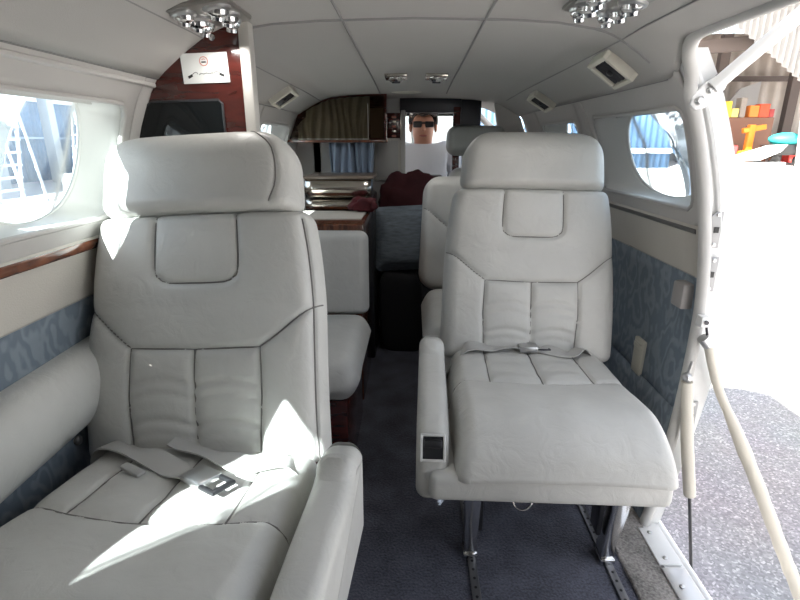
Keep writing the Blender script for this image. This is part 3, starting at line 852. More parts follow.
build('drawer', MB().grid(lambda u, v: (-.455+.28*u, 2.165-.02*math.sin(v*PI), .755+.072*v), 8, 8), STEEL, ga, solid=.012)
build('drawer', MB().grid(lambda u, v: (-.455+.28*u, 2.165-.02*math.sin(v*PI), .700+.045*v), 8, 8), STEEL, ga, solid=.012)
build('worktop', MB().box((-.315, 2.29, .838), (.30, .27, .014), .006), mat('worktop_brown', (.20, .16, .13), .3), ga)
# upper mirrored cabinet
mc = thing('upper_cabinet', 'wood framed wall cabinet hanging under the left ceiling, pleats behind its smoked glass imitating a reflection', 'cabinet', (-.36, 2.46, 1.08))
yy = 2.44
o_ = [(-half(.985, yy)+.004, .985), (-half(1.10, yy)+.002, 1.10)]+[(x, ceil(x, yy)-.008) for x in (-.50, -.46, -.42, -.36, -.28, -.20, -.120)]+[(-.120, .985)]
Mm = Matrix(((1, 0, 0, 0), (0, 0, 1, yy), (0, 1, 0, 0), (0, 0, 0, 1)))
build('case', MB().prism(o_, Mm, .15, 0), WOOD, mc, sharp=30)
i_ = [(-half(.985, yy)+.012, .997), (-half(1.09, yy)+.012, 1.09)]+[(x, ceil(x, yy)-.018) for x in (-.50, -.46, -.42, -.36, -.28, -.20, -.132)]+[(-.132, .997)]
build('glass', MB().prism(i_, Matrix.Translation((0, -.022, 0)) @ Mm, .003, 0), SMOKEGLASS, mc, sharp=30)
def pleat(u, v):
    x = lerp(-.535, -.20, u); zt = ceil(max(x, -.49), yy)-.02 if x > -.49 else lerp(1.05, 1.09, (x+.535)/.045)
    return (x+.003*math.sin(v*4+u*11), yy-.0105+.0085*math.sin(u*52+7*u*u+1.5*math.sin(v*2+u*9)), lerp(.992, zt, v))
build('reflection_pleats', MB().grid(pleat, 160, 12), mat('pale_pleats', (.45, .44, .40), .8), mc, sharp=80)  # pleats added behind the glass in place of a reflected curtain
build('inner_panel', MB().box((-.165, yy-.006, 1.065), (.062, .008, .13), .002), mat('inner_brown', (.14, .09, .06), .5), mc)
build('glass_joint', MB().box((-.205, yy-.024, 1.072), (.003, .004, .150)), CHROME_R, mc)
build('side_rail', MB().box((-.126, yy-.012, 1.075), (.012, .024, .175), .002), WOOD, mc)
build('bottom_rail', MB().box((-.355, yy-.012, .985), (.48, .026, .012), .003), WOODH, mc)

# curtain at cockpit end, left
def curtain(label, x0, x1, y, z0, z1, seed, amp=.022, waves=6, along='x'):
    def fn(u, v):
        a = amp*(.55+.45*(1-v))*math.sin(u*waves*2*PI+.6*math.sin(v*3+seed))+.008*math.sin(u*23+seed)
        p = lerp(x0, x1, u)+.006*math.sin(v*5+u*9)
        return (p, y+a, lerp(z0, z1, v)) if along == 'x' else (y+a, p, lerp(z0, z1, v))
    o = build('curtain', MB().grid(fn, 90, 16), CURTAIN, solid=.003, sharp=80)
    return tag(o, label, 'curtain')
curtain('blue grey pleated curtain hanging under the smoked glass cabinet', -.395, -.19, 2.50, .62, .978, 1)
curtain('blue grey pleated curtain bunched at the right of the cabin beside the cockpit', .572, .604, 2.50, .60, .98, 4, amp=.012, waves=2)
# cockpit bulkhead
mb = MB()
def bulk(x0, x1):
    zs = 1.13
    o = [(x0, 0), (x1, 0)]+[(x, max(.9, min(ceil(x, YC)-.004, 9))) for x in [lerp(x1, x0, i/8) for i in range(9)]]
    return o
Mb_ = Matrix(((1, 0, 0, 0), (0, 0, 1, YC), (0, 1, 0, 0), (0, 0, 0, 1)))
mb.prism(bulk(-.50, -.05), Mb_, .03)
mb.box((-.545, YC+.015, .5), (.16, .03, 1.0))
struct('wall_front', mb, PANEL, sharp=30)
struct(trim_name(), MB().prism([(.445, .88), (.575, .88), (.562, 1.0), (.53, 1.09), (.49, 1.135), (.415, 1.175), (.395, 1.175)], Mb_, .03), PANEL, sharp=30)
struct(trim_name(), MB().box((-.125, YC-.012, .90), (.135, .02, .21), .008), BEIGE)
struct(trim_name(), MB().box((-.125, YC-.022, .90), (.105, .006, .175), .006), PANEL)
struct(trim_name(), MB().box((-.048, YC+.0, .60), (.022, .06, 1.06), .004), PANEL)
struct(trim_name(), MB().box((.215, YC+.01, .60), (.035, .05, 1.09), .004), WOOD)
struct(trim_name(), MB().box((.285, YC+.02, 1.10), (.10, .03, .19), .006), DARKMETAL)
struct(trim_name(), MB().box((.085, YC+.01, 1.158), (.30, .04, .078), .004), DARKMETAL)
# small instrument strip beside the doorway
sp_ = thing('switch_panel', 'narrow wood panel of small switches between smoked glass cabinet and cockpit doorway', 'panel', (-.085, YC-.02, 1.05))
build('plate', MB().box((-.093, YC-.012, 1.055), (.062, .018, .125), .004), WOOD, sp_)
build('frame', MB().box((-.060, YC-.016, 1.055), (.008, .022, .130), .002), STEEL, sp_)
for i in range(5):
    build('switch', MB().box((-.093, YC-.024, 1.010+i*.022), (.022, .010, .010), .002), STEEL if i % 2 else INKRED, sp_)

# cockpit shell: posts, side windows, windshield, beyond the bulkhead
cw = MB()
YW = 3.75
for s_ in (-1, 1):
    cw.grid(lambda u, v: (s_*lerp(.60, .50, u), lerp(YC, YW, u), lerp(-.02, .88, v)), 6, 6)
cw.grid(lambda u, v: (lerp(-.5, .5, u), YW, lerp(-.02, .80, v)), 4, 4)
struct('wall_cockpit', cw, BEIGE, solid=.02)
pc = MB()
for s_ in (-1, 1):
    pc.tube([(s_*.60, 2.66, .87), (s_*.55, 2.70, 1.03), (s_*.44, 2.76, 1.14)], .022, 8)
    pc.tube([(s_*.555, 3.10, .87), (s_*.49, 3.08, 1.03), (s_*.36, 3.04, 1.14)], .018, 8)
    pc.tube([(s_*.50, 3.74, .80), (s_*.44, 3.50, 1.0), (s_*.30, 3.10, 1.15)], .020, 8)
pc.tube([(0, 3.74, .80), (0, 3.45, 1.0), (0, 3.05, 1.15)], .016, 8)
pc.tube([(-.60, 2.66, .87), (-.50, 3.74, .87), (-.5, 3.74, .80), (.5, 3.74, .80), (.50, 3.74, .87), (.60, 2.66, .87)], .02, 8)
struct(trim_name(), pc, PANEL)
struct('ceiling_cockpit', MB().grid(lambda u, v: (lerp(-.44, .44, u), lerp(2.6, 3.1, v), 1.235-.10*abs(u-.5)**2*4*.25-.02*v), 12, 8), HEADLINER, solid=.012)
wg = MB().grid(lambda u, v: (lerp(-.5, .5, u)*(1-.3*v), lerp(3.74, 3.08, v), lerp(.80, 1.15, v)+.02*math.sin(v*PI)), 12, 10)
w_ = struct('window_windshield', wg, WGLASS, solid=.004)
struct(trim_name(), MB().box((0, 3.60, .66), (.95, .25, .24), .04), DARKMETAL)

# ------------------------------------------------------------------ pilot seated in the cockpit doorway
SKIN = mat('skin', (.42, .20, .13), .5, var=.08, vscale=30)
SHIRT = mat('white_shirt', (.72, .73, .76), .85, bump=.5, bscale=25)
HAIR = mat('dark_hair', (.03, .02, .017), .7, bump=.8, bscale=120)
TROUSER = mat('dark_trousers', (.05, .035, .032), .9)
def skinned(name, verts, edges, radii, m, parent, sub=2, rootv=0):
    me = bpy.data.meshes.new(name); me.from_pydata(verts, edges, []); me.update()
    o = bpy.data.objects.new(name, me); COL.objects.link(o); o.parent = parent
    md = o.modifiers.new('Skin', 'SKIN'); md.use_smooth_shade = True
    if not me.skin_vertices: 
        bpy.context.view_layer.objects.active = o
    lay = me.skin_vertices[0].data
    for i, r in enumerate(radii):
        rr_ = r if isinstance(r, (tuple, list)) else (r, r); lay[i].radius = rr_; lay[i].use_root = (i == rootv)
    ms = o.modifiers.new('Subdivision', 'SUBSURF'); ms.levels = sub; ms.render_levels = sub
    me.materials.append(m)
    return o
pe = thing('person', 'person in a white shirt seated facing aft in the cockpit doorway', 'person', (.060, 3.12, -.015))
def chain(*pts): return list(pts)
# body: pelvis, spine, chest, neck, head + arms and legs (local to the person; front is -y)
V = [(0, 0, .46), (0, .0, .58), (0, .0, .72), (0, .0, .86), (0, 0, .945), (0, -.008, 1.0), (0, -.012, 1.05), (0, -.012, 1.11), (0, -.005, 1.155),
     (-.13, .0, .93), (-.20, -.01, .89), (-.225, -.03, .66), (-.17, -.20, .58), (-.13, -.27, .565),
     (.13, .0, .93), (.20, -.01, .89), (.225, -.03, .66), (.17, -.20, .58), (.13, -.27, .565),
     (-.09, -.04, .45), (-.09, -.40, .47), (-.08, -.42, .10), (-.08, -.50, .04),
     (.09, -.04, .45), (.09, -.40, .47), (.08, -.42, .10), (.08, -.50, .04)]
E_ = [(0, 1), (1, 2), (2, 3), (3, 4), (4, 5), (5, 6), (6, 7), (7, 8), (3, 9), (9, 10), (10, 11), (11, 12), (12, 13), (3, 14), (14, 15), (15, 16), (16, 17), (17, 18),
      (0, 19), (19, 20), (20, 21), (21, 22), (0, 23), (23, 24), (24, 25), (25, 26)]
rad = [(.15, .11), (.14, .105), (.155, .11), (.14, .095), (.052, .052), (.058, .062), (.066, .082), (.074, .092), (.05, .066),
       .065, .055, .042, .036, .026, .065, .055, .042, .036, .026, .085, .065, .05, .04, .085, .065, .05, .04]
body = skinned('body', V, E_, rad, SKIN, pe)
# face
fb = MB()
fb.ball((0, -.098, 1.072), (.012, .018, .022)); build('nose', fb, SKIN, body, local=True)
for sx in (-1, 1):
    build('ear', MB().ball((sx*.074, .0, 1.08), (.010, .018, .030)), SKIN, body, local=True)
    build('eye', MB().ball((sx*.030, -.080, 1.095), .011), mat('eye_white', (.6, .6, .58), .3), body, local=True)
build('mouth', MB().ball((0, -.088, 1.032), (.024, .010, .006)), mat('lips', (.32, .10, .08), .5), body, local=True)
build('sunglasses', MB().box((-.034, -.094, 1.093), (.050, .014, .034), .006).box((.034, -.094, 1.093), (.050, .014, .034), .006).box((0, -.098, 1.10), (.03, .008, .008), .002).box((-.072, -.04, 1.10), (.006, .11, .008), .002).box((.072, -.04, 1.10), (.006, .11, .008), .002), BLACK, pe, local=True)
hv = MB()
def hair_fn(u, v):
    a = 2*PI*u; b = lerp(-.15, PI/2, v)
    k = 1 if math.sin(a) > -.25 else max(.0, 1)
    lo = .30 if math.sin(a) < -.2 else -.25
    b = lerp(lo, PI/2, v)
    return (.083*math.cos(b)*math.cos(a), -.004+.102*math.cos(b)*math.sin(a), 1.115+.092*math.sin(b)+.006*math.sin(u*40))
hv.grid(hair_fn, 40, 14); build('hair', hv, HAIR, pe, local=True, solid=.008)
# shirt
V2 = [(0, 0, .47), (0, 0, .60), (0, 0, .72), (0, 0, .86), (0, -.0, .968), (-.13, 0, .938), (-.20, -.01, .895), (-.222, -.025, .76), (.13, 0, .938), (.20, -.01, .895), (.222, -.025, .74)]
E2 = [(0, 1), (1, 2), (2, 3), (3, 4), (3, 5), (5, 6), (6, 7), (3, 8), (8, 9), (9, 10)]
r2 = [(.165, .125), (.158, .12), (.172, .125), (.158, .112), (.062, .062), .078, .070, .060, .078, .070, .060]
skinned('shirt', V2, E2, r2, SHIRT, pe)
V3 = [V[0], V[19], V[20], V[21], V[23], V[24], V[25]]
skinned('trousers', V3, [(0, 1), (1, 2), (2, 3), (0, 4), (4, 5), (5, 6)], [(.165, .12), .095, .075, .062, .095, .075, .062], TROUSER, pe)
for sx in (-1, 1):
    # hands resting in the lap: palm with five fingers
    hb = (sx*.115, -.285, .565)
    hvv = [hb, (sx*.085, -.33, .555)]; he = [(0, 1)]; hr_ = [(.026, .018), (.032, .016)]
    for k, (dx, dy, ln) in enumerate(((-.030, .0, .055), (-.012, -.006, .068), (.006, -.008, .074), (.024, -.004, .066))):
        b0 = len(hvv); bx_ = sx*.075+dx*.8; by_ = -.345
        hvv += [(bx_, by_+dy, .553), (bx_-sx*.012, by_+dy-ln*.55, .548), (bx_-sx*.020, by_+dy-ln, .530)]
        he += [(1, b0), (b0, b0+1), (b0+1, b0+2)]; hr_ += [.0095, .0085, .007]
    b0 = len(hvv); hvv += [(sx*.055, -.305, .570), (sx*.030, -.325, .572)]; he += [(0, b0), (b0, b0+1)]; hr_ += [.012, .009]
    skinned('hand', hvv, he, hr_, SKIN, body, 1)
ps = thing('pilot_seat', 'dark low seat carrying the person in the white shirt', 'seat', (.075, 3.2, 0))
build('cushion', MB().box((.06, 3.12, .24), (.32, .34, .12), .04), DARKCLOTH, ps)
build('pedestal', MB().box((.075, 3.20, .10), (.22, .22, .2), .02), DARKMETAL, ps)
# dark trunk between the cabin and the cockpit doorway
bx = thing('stowage_box', 'dark brown stowage box topping out just under the white shirt in the doorway', 'box', (.055, 2.57, 0))
build('box', MB().box((.055, 2.57, .395), (.18, .07, .79), .012), mat('dark_brown_vinyl', (.06, .04, .038), .6), bx)
build('lid', MB().box((.055, 2.57, .808), (.186, .078, .034), .010), mat('dark_brown_lid', (.075, .055, .05), .55), bx)

# ------------------------------------------------------------------ soft things in the aisle
def blob(name, label, cat, c, r, m, seed, amp=.25, rot=0, N=40, p=2.6, group=None, freq=7):
    mb = MB(); Mx = Matrix.Translation(c) @ Matrix.Rotation(rot, 4, 'Z')
    vs = []; nu, nv = N, N//2
    fs = []
    def se(t, e): return math.copysign(abs(t)**e, t)
    for j in range(nv+1):
        b = -PI/2+PI*j/nv
        for i in range(nu):
            a = 2*PI*i/nu
            v = Vector((r[0]*se(math.cos(b), 2/p)*se(math.cos(a), 2/p), r[1]*se(math.cos(b), 2/p)*se(math.sin(a), 2/p), r[2]*se(math.sin(b), 2/p)))
            k = 1+amp*noise.noise(v*freq+Vector((seed, seed*2, 0)))+amp*.4*noise.noise(v*freq*3+Vector((seed, 0, 5)))
            v = v*k; v.z = max(v.z, -r[2]*.95)
            vs.append(v)
    for j in range(nv):
        for i in range(nu): q = (i+1) % nu; fs.append((j*nu+i, j*nu+q, (j+1)*nu+q, (j+1)*nu+i))
    mb.add(vs, fs, Mx)
    return tag(build(name, mb, m, sharp=80), label, cat, group)
blob('bag', 'black soft bag on the aisle floor under the grey blue pillow', 'bag', (-.05, 2.33, .19), (.105, .07, .205), DARKCLOTH, 3, .10, p=5)
pl = Pad(.255, .30, .055, .055, .02, .11, [], 60, lambda q: 1+.03*(2*q-1)**2, crumple=.006, seed=12)
Mpl = Matrix.Translation((-.038, 2.30, .404)) @ Matrix.Rotation(R(-3), 4, 'Y') @ Matrix(((1, 0, 0, 0), (0, .22, -.975, 0), (0, .975, .22, 0), (0, 0, 0, 1)))
po = build('pillow', pl.mesh(Mpl), PILLOWM, sharp=80); tag(po, 'square grey blue pillow propped upright in the aisle beside the walnut cabinet', 'pillow')
blob('jacket', 'rumpled maroon cloth heaped behind the grey blue pillow', 'cloth', (-.01, 2.475, .655), (.155, .045, .180), MAROON, 5, .30, p=2.6, freq=13)
blob('jacket', 'small red maroon cloth bundle on the back corner of the walnut side cabinet', 'cloth', (-.205, 2.085, .735), (.055, .06, .030), mat('red_maroon', (.085, .008, .012), .85, bump=.5, bscale=60, var=.3, vscale=9), 9, .5, freq=22)
rk = thing('aisle_locker', 'black low locker carrying the heaped maroon cloth', 'locker', (.0, 2.3, 0))
build('body', MB().box((-.01, 2.475, .24), (.24, .085, .48), .01), DARKMETAL, rk)

# ------------------------------------------------------------------ ceiling fittings
def tilt_at(x, Y):
    e = .004; dx = (ceil(x+e, Y)-ceil(x-e, Y))/(2*e); dy = (ceil(x, Y+e)-ceil(x, Y-e))/(2*e)
    nrm = Vector((dx, dy, -1)).normalized()          # pointing down into the cabin
    ax = Vector((0, 1, 0)); ay = (ax-nrm*ax.dot(nrm)).normalized(); axx = ay.cross(nrm)
    return Matrix((( axx.x, ay.x, nrm.x, x), (axx.y, ay.y, nrm.y, Y), (axx.z, ay.z, nrm.z, ceil(x, Y)-.010), (0, 0, 0, 1)))
def vent(label, x, Y):
    t = thing('air_vent', label, 'air vent', (x, Y, ceil(x, Y)), 0, 'square headliner air vents')
    M = tilt_at(x, Y) @ Matrix.Translation((0, .0, .010)) @ Matrix.Rotation(R(-20), 4, 'Y' if x < 0 else 'Y').inverted() if False else tilt_at(x, Y) @ Matrix.Translation((0, 0, .012)) @ Matrix.Rotation(R(7), 4, 'X')
    fr = MB()
    for cx, cy, sx, sy in ((-.040, 0, .012, .090), (.040, 0, .012, .090), (0, -.040, .07, .012), (0, .040, .07, .012)):
        fr.box((0, 0, 0), (sx, sy, .030), .003, M @ Matrix.Translation((cx, cy, .002)))
    build('frame', fr, IVORY, t)
    build('outlet', MB().box((0, 0, 0), (.072, .072, .006), 0, M @ Matrix.Translation((0, 0, .004))), BLACK, t)
    for k in (-1, 0, 1): build('vane', MB().box((0, 0, 0), (.064, .010, .008), .002, M @ Matrix.Translation((0, k*.019, .010)) @ Matrix.Rotation(R(30), 4, 'X')), DARKMETAL, t)
    build('knob', MB().lathe([(.008, .006), (.008, .016), (.005, .018)], M, 12), DARKMETAL, t)
vent('square air vent in the right headliner nearest the open doorway', .478, 1.30)
vent('square air vent in the right headliner farther toward the cockpit', .488, 2.02)
vent('square air vent in the left headliner beside the smoked glass cabinet', -.475, 1.93)

def eyeballs(label, x, Y, sgn):
    t = thing('reading_light_cluster', label, 'light', (x, Y, ceil(x, Y)), 0, 'chrome reading light clusters')
    M = tilt_at(x, Y)
    build('plate', MB().box((0, 0, 0), (.115, .15, .012), .004, M @ Matrix.Translation((0, 0, .003))), mat('cluster_plate', (.30, .29, .27), .3, .6), t)
    for (dx, dy, rr_) in ((-.030, -.042, .020), (.030, -.045, .018), (-.030, .010, .019), (.026, .004, .022), (-.022, .052, .016), (.030, .048, .016)):
        b = build('socket', MB().lathe([(rr_*1.25, .006), (rr_*1.2, .013), (rr_, .016)], M @ Matrix.Translation((dx, dy, 0)), 18), CHROME_R, t)
        Mt = M @ Matrix.Translation((dx, dy, .014)) @ Matrix.Rotation(R(20*sgn), 4, 'Y') @ Matrix.Rotation(R(-18), 4, 'X')
        build('swivel_nozzle', MB().lathe([(rr_*.95, -.006), (rr_, .001), (rr_*.8, .006), (rr_*.62, .008), (rr_*.60, .014), (rr_*.45, .014), (rr_*.42, .008)], Mt, 18), CHROME, b)
eyeballs('cluster of chrome reading lights and nozzles in the ceiling above the left seat', -.375, 1.02, 1)
eyeballs('cluster of chrome reading lights and nozzles in the ceiling above the doorway seat', .335, .99, -1)
def spot(label, x, Y):
    t = thing('spot_light', label, 'light', (x, Y, ceil(x, Y)), 0, 'small square ceiling spots')
    M = tilt_at(x, Y)
    build('bezel', MB().box((0, 0, 0), (.080, .10, .014), .004, M @ Matrix.Translation((0, 0, .003))), STEEL, t)
    build('lens', MB().lathe([(.026, .008), (.026, .016), (.018, .022), (.010, .025)], M, 20), CHROME, t)
    build('slot', MB().box((0, 0, 0), (.030, .014, .006), .002, M @ Matrix.Translation((.0, -.004, .024))), DARKMETAL, t)
spot('left of the two small square chrome ceiling spots', -.062, 1.95)
spot('right of the two small square chrome ceiling spots', .083, 1.95)
# pale oval put in for the light reflection by the cockpit header
cdl = build('ceiling_glint', MB().ball((-.03, 2.40, ceil(-.03, 2.4)-.006), (.075, .035, .012)), IVORY); tag(cdl, 'pale oval imitating a light reflection on the ceiling just before the cockpit doorway', 'light')
# wall fittings on the right
sv = thing('safety_card_pocket', 'small ivory wall plate on the blue fabric beside the doorway seat', 'wall plate', (.65, 1.34, .38))
sx = half(.385, 1.34)
build('plate', MB().box((sx-.008, 1.345, .392), (.012, .055, .105), .003), IVORY, sv)
build('hinge', MB().box((sx-.015, 1.345, .425), (.006, .045, .014), .002), IVORY, sv)
bk_ = tag(build('catch_box', MB().box((half(.63, 1.165)-.016, 1.165, .632), (.030, .05, .062), .006), mat('catch_grey', (.32, .30, .29), .6)), 'grey catch box on the wall fabric at the edge of the doorway', 'catch')

# ------------------------------------------------------------------ outside
struct('ground', MB().box((0, 60, -1.05), (300, 300, .1)), ASPHALT)
CONC = mat('sunlit_concrete', (.62, .60, .57), .9, var=.06, vscale=.3)
struct('ground_apron', MB().prism([(6.5, 9), (60, 4), (90, 46), (3, 46), (2.5, 20)], Matrix.Translation((0, 0, -1.0)), .006), CONC)
struct('ground_apron_left', MB().prism([(-3, -30), (-3, 60), (-13.4, 60), (-13.4, -30)], Matrix.Translation((0, 0, -1.0)), .006), CONC)
CORR = mat('corrugated_white', (.36, .36, .37), .6)
CORRG = mat('corrugated_grey', (.42, .38, .35), .7, var=.1, vscale=.5)
RUSTB = mat('beam_brown', (.10, .08, .075), .8)
def corr(name, m, parent, P0, U, W, nu, nv, amp, wl, clip=None):
    """corrugated sheet: P0 + u*U + v*W, ribs along W"""
    P0, U, W = Vector(P0), Vector(U), Vector(W); nrm = U.cross(W).normalized(); L = U.length
    def fn(u, v):
        if clip: v = lerp(clip(u), 1, v)
        return P0+U*u+W*v+nrm*amp*math.sin(2*PI*u*L/wl)
    return build(name, MB().grid(fn, nu, nv), m, parent, solid=.03, sharp=80)
hg = thing('hangar', 'open fronted corrugated hangar across the ramp, dark steel beams under its roof', 'hangar', (32, 56, -1))
corr('back_wall', CORRG, hg, (14, 60, -1), (40, 0, 0), (0, 0, 13), 400, 1, .18, 1.4)
corr('side_wall', CORRG, hg, (21.0, 60, -1), (0, -2, 0), (0, 0, 13), 20, 1, .1, 1.0)
build('roof', MB().grid(lambda u, v: (14+40*u, 34+27*v, 12.9+2.6*u), 4, 2), mat('roof_tan', (.40, .33, .28), .8), hg, solid=.2)  # front edge run far forward, unseen, to shade the stored goods
build('roof_beam', MB().box((34, 49, 9.6), (40, .6, 1.1), .03, rot=(0, R(-4.5), 0)), RUSTB, hg)
build('roof_beam', MB().box((34, 58.5, 7.4), (40, .4, .5), .03), RUSTB, hg)
for x in (27.8, 30.6, 38): build('column', MB().box((x, 55, 5), (.9 if x > 30 else .35, .7, 12)), RUSTB, hg)
# white gable sheet with a stepped lower edge
corr('gable_sheet', CORR, hg, (25.3, 46.5, 2.0), (14.0, 0, 0), (0, 0, 14.0), 420, 1, .16, .52, clip=lambda u: max(.0, (10.9-2.0-u*14.0*.69)/14.0) if u < .95 else 0)
build('pale_panel', MB().prism([(30.2, 1.2), (36, 1.2), (36, 7), (34.0, 6.3)], Matrix(((1, 0, 0, 0), (0, 0, 1, 57), (0, 1, 0, 0), (0, 0, 0, 1))), .15), CORR, hg)
K_ = 48/32
def far(x, z, Y=48): k = Y/32; return Vector((x*k, Y, .98+(z-.98)*k))
def crate(name, label, cat, x0, z0, x1, z1, col, dep=1.5, Y=48, group=None):
    a, b = far(x0, z0, Y), far(x1, z1, Y); m = mat(name+'_paint', col, .6)
    t = thing(name, label, cat, ((a.x+b.x)/2, Y+dep/2, min(a.z, b.z)), 0, group)
    build('body', MB().box(((a.x+b.x)/2, Y+dep/2, (a.z+b.z)/2), (b.x-a.x, dep, b.z-a.z), .06), m, t)
    build('lid', MB().box(((a.x+b.x)/2, Y+dep/2, b.z), (b.x-a.x, dep, .12), .04), m, t)
    return t
crate('storage_container', 'long brown storage container standing in the hangar', 'container', 18.2, -.34, 21.4, 2.35, (.22, .11, .075), 3, 51)
for i, (x, z, w, h, c, nm, lab) in enumerate((
    (18.0, 2.4, .45, .55, (.75, .35, .05), 'crate', 'orange crate at the left end on the brown container'),
    (18.45, 2.4, .35, .85, (.85, .60, .05), 'crate', 'tall yellow crate on the brown container'),
    (18.85, 2.4, .4, .45, (.85, .70, .20), 'crate', 'low pale yellow crate on the brown container'),
    (19.3, 2.4, .35, 1.05, (.25, .22, .20), 'crate', 'tall dark grey crate among the colours on the container'),
    (19.88, 2.4, .55, .62, (.75, .22, .04), 'crate', 'orange red crate in the middle on the brown container'),
    (20.45, 2.4, .58, .70, (.80, .09, .04), 'crate', 'bright red crate right of the orange one on the container'),
    (21.05, 2.4, .28, .42, (.35, .05, .05), 'crate', 'small dark red crate at the right end on the container'))):
    crate(nm, lab, 'crate', x, z, x+w, z+h, c, .9, 51.0, 'crates on the brown container')
# orange engine hoist
eh = thing('engine_hoist', 'orange wheeled hoist standing before the brown container', 'hoist', (30.6, 48.4, -.6))
OR = mat('orange_paint', (.85, .26, .02), .5)
build('mast', MB().box((30.5, 48.4, 1.0), (.55, .5, 3.0), .06), OR, eh)
build('boom', MB().box((30.75, 48.4, 2.15), (2.0, .4, .45), .06, rot=(0, R(-10), 0)), OR, eh)
build('base', MB().box((30.6, 48.4, .05), (1.7, 1.2, .4), .06), OR, eh)
for s_ in (-.6, .6): build('wheel', MB().lathe([(.3, -.1), (.3, .1)], Matrix.Translation((30.6+s_, 47.9, -.65)) @ Matrix.Rotation(R(90), 4, 'X'), 16), BLACK, eh)
TY = 46.9
tt = thing('tarp_cart', 'teal covered machine on a black cart in the hangar', 'cart', (32.6, 47.5, -1))
TEAL = mat('teal_cover', (.02, .36, .36), .6, bump=.4, bscale=2)
cv = MB(); cv.ball((32.7, TY, 1.25), (1.45, .9, .55)); build('cover', cv, TEAL, tt)
build('chassis', MB().box((32.5, TY, .35), (2.9, 1.5, .9), .1), BLACK, tt)
for s_ in (-1, 1): build('wheel', MB().lathe([(.45, -.12), (.45, .12)], Matrix.Translation((32.5+s_, TY-.9, -.55)) @ Matrix.Rotation(R(90), 4, 'X'), 16), BLACK, tt)
crate('tool_chest', 'red tool chest at the left foot of the container', 'chest', 18.8, -.1, 19.6, .75, (.60, .04, .04), 1, 47.5, 'red tool chests')
crate('tool_chest', 'red tool chest beyond the leaning white pole at far right', 'chest', 22.75, -.2, 23.7, .4, (.62, .05, .04), 1, 49.5, 'red tool chests')
# parked white aircraft wing / trailer low on the ramp
wgm = MB(); a = far(18.6, -.40, 44); 
wgm.prism([(25.6, -.62), (26.6, -.35), (30.0, .72), (31.0, .80), (30.6, .25), (29.0, -.45)], Matrix(((1, 0, 0, 0), (0, 0, 1, 44), (0, 1, 0, 0), (0, 0, 0, 1))), 1.2, .05)
tag(build('aircraft_wing', wgm, WHITEP), 'white upswept wing panel resting low in front of the hangar', 'wing')
lo = MB().box((28.4, 45.2, -.80), (6.5, 1.0, .34), .08); tag(build('low_trailer', lo, mat('trailer_grey', (.42, .44, .47), .6)), 'long low grey trailer bed under the white wing panel', 'trailer')
pp = MB().tube([(32.9, 45.0, -1.0), (32.05, 45.0, 6.4)], .22, 10); tag(build('support_pole', pp, WHITEP), 'slightly leaning white pole at the right edge of the hangar view', 'pole')

# blue hangar doors seen through the left windows
BLUEW = mat('blue_cladding', (.07, .15, .27), .6, var=.25, vscale=.8)
bh = thing('blue_building', 'blue clad building seen hazily through the left cabin windows', 'building', (-16, 18, -1))
corr('cladding', BLUEW, bh, (-20, -12, -1), (0, 60, 0), (0, 0, 7), 600, 1, .06, .5)
build('band', MB().box((-19.8, 18, 3.1), (.2, 60, .18)), WHITEP, bh)
build('band', MB().box((-19.8, 18, 1.2), (.2, 60, .10)), mat('band_blue', (.25, .35, .5), .6), bh)
build('roof', MB().box((-23, 18, 6.2), (7, 60, .4)), WHITEP, bh)
PALEB = mat('pale_paint', (.36, .38, .40), .6)
def ladder(label, x, y, h, w, lean):
    t = thing('step_ladder', label, 'ladder', (x, y, -1), 0, 'white ladders outside')
    for s_ in (-w, w):
        build('rail', MB().box((x, y+s_, -1+h/2), (.06, .12, h*1.02), .01, rot=(0, lean, 0)), PALEB, t)
        build('rear_rail', MB().box((x+.5, y+s_, -1+h/2), (.05, .10, h*1.02), .01, rot=(0, -lean, 0)), PALEB, t)
    for i in range(6):
        f = (i+1)/7
        build('step', MB().box((x-math.tan(lean)*h*(.5-f)+0, y, -1+h*f), (.22, w*2, .07), .01), PALEB, t)
ladder('tall white step ladder outside the nearest left window', -13.5, 17.0, 2.9, .5, R(8))
ladder('shorter white step ladder right of the tall one outside the left window', -14.5, 22.5, 3.2, .5, R(8))
db = tag(build('drum', MB().lathe([(.3, 0), (.32, .03), (.3, .3), (.32, .33), (.3, .6), (.32, .86), (.3, .9)], Matrix.Translation((-12.5, 18.5, -1)), 20), WHITEP), 'white drum standing between the two ladders outside the left window', 'drum')
for i, (x, y) in enumerate(((-18, 22), (-18.5, 26.5))):
    tag(build('roof_post', MB().box((x, y, 1.6), (.5, .5, 5.2), .03), PALEB), ('white post before the blue building, nearer the ladders', 'white post before the blue building, farther along')[i], 'post', 'white posts before the blue building')
# blue building beyond the right-hand windows
b2 = thing('blue_shed', 'blue shed with a white base stripe seen through the right cabin windows', 'building', (14, 40, -1))
corr('cladding', mat('dark_blue_cladding', (.035, .08, .15), .6, var=.2, vscale=.6), b2, (5, 42, -1), (15.5, 0, 0), (0, 0, 7), 200, 1, .06, .5)
build('base_stripe', MB().box((12.7, 41.8, .35), (15.5, .3, .35)), WHITEP, b2)
build('roof', MB().box((12.7, 45, 6.2), (15.8, 7, .4)), WHITEP, b2)
for x in (8.5, 12.2, 16.5): build('door_post', MB().box((x, 41.8, 2.4), (.4, .3, 6.6)), mat('shed_post', (.2, .3, .42), .6), b2)

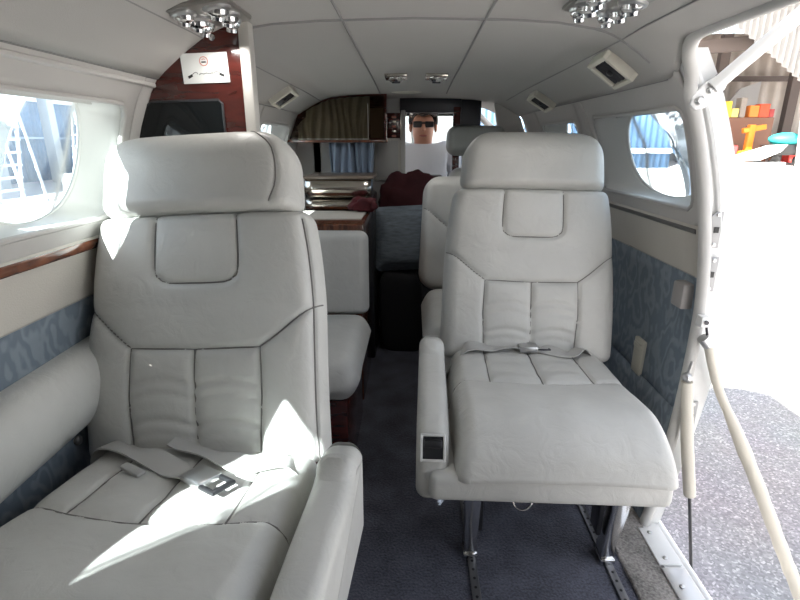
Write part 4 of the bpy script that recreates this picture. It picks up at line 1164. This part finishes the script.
# ------------------------------------------------------------------ light and camera
w = bpy.data.worlds.new('World'); SC.world = w; w.use_nodes = True
nt = w.node_tree; bg = nt.nodes['Background']
sk = nt.nodes.new('ShaderNodeTexSky'); sk.sky_type = 'NISHITA'; sk.sun_disc = False; sk.sun_elevation = R(42); sk.sun_rotation = R(-150); sk.air_density = 1.0; sk.dust_density = 3.0
mx = nt.nodes.new('ShaderNodeMix'); mx.data_type = 'RGBA'; mx.inputs['Factor'].default_value = .62
mul = nt.nodes.new('ShaderNodeMix'); mul.data_type = 'RGBA'; mul.blend_type = 'MULTIPLY'; mul.inputs['Factor'].default_value = 1; mul.inputs[7].default_value = (.3, .3, .3, 1)
nt.links.new(sk.outputs[0], mul.inputs[6]); nt.links.new(mul.outputs[2], mx.inputs[6]); mx.inputs[7].default_value = (1.0, 1.0, .99, 1)
nt.links.new(mx.outputs[2], bg.inputs['Color']); bg.inputs['Strength'].default_value = 1.6
sun = bpy.data.lights.new('sun', 'SUN'); sun.energy = 30; sun.angle = R(.6); sun.color = (1, .96, .88)
so = bpy.data.objects.new('sun', sun); COL.objects.link(so)
so.rotation_euler = Vector((.65, 1.10, -1)).to_track_quat('-Z', 'Y').to_euler()
def lamp(name, loc, e, size, col=(1, .97, .93)):
    l = bpy.data.lights.new(name, 'AREA'); l.energy = e; l.size = size; l.shape = 'DISK'; l.color = col
    o = bpy.data.objects.new(name, l); COL.objects.link(o); o.location = loc; return o
for i, (x, y) in enumerate(((-.375, 1.07), (.335, 1.035), (-.06, 1.95), (.083, 1.95))):
    lamp('cabin_fill_lamp', (x*.98, y, ceil(x, y)-.05), .3, .06)  # added fill beneath the ceiling fittings, which are built unlit

cam = bpy.data.cameras.new('camera'); cam.lens = 22.5; cam.sensor_width = 36; cam.clip_start = .02; cam.clip_end = 500
co_ = bpy.data.objects.new('camera', cam); COL.objects.link(co_); co_.location = (0, 0, .98); co_.rotation_euler = (R(90-17.5), 0, R(1.4))
SC.camera = co_
SC.view_settings.view_transform = 'Standard'; SC.view_settings.look = 'None'; SC.view_settings.gamma = 1; SC.view_settings.use_curve_mapping = False
SC.view_settings.exposure = 0.46
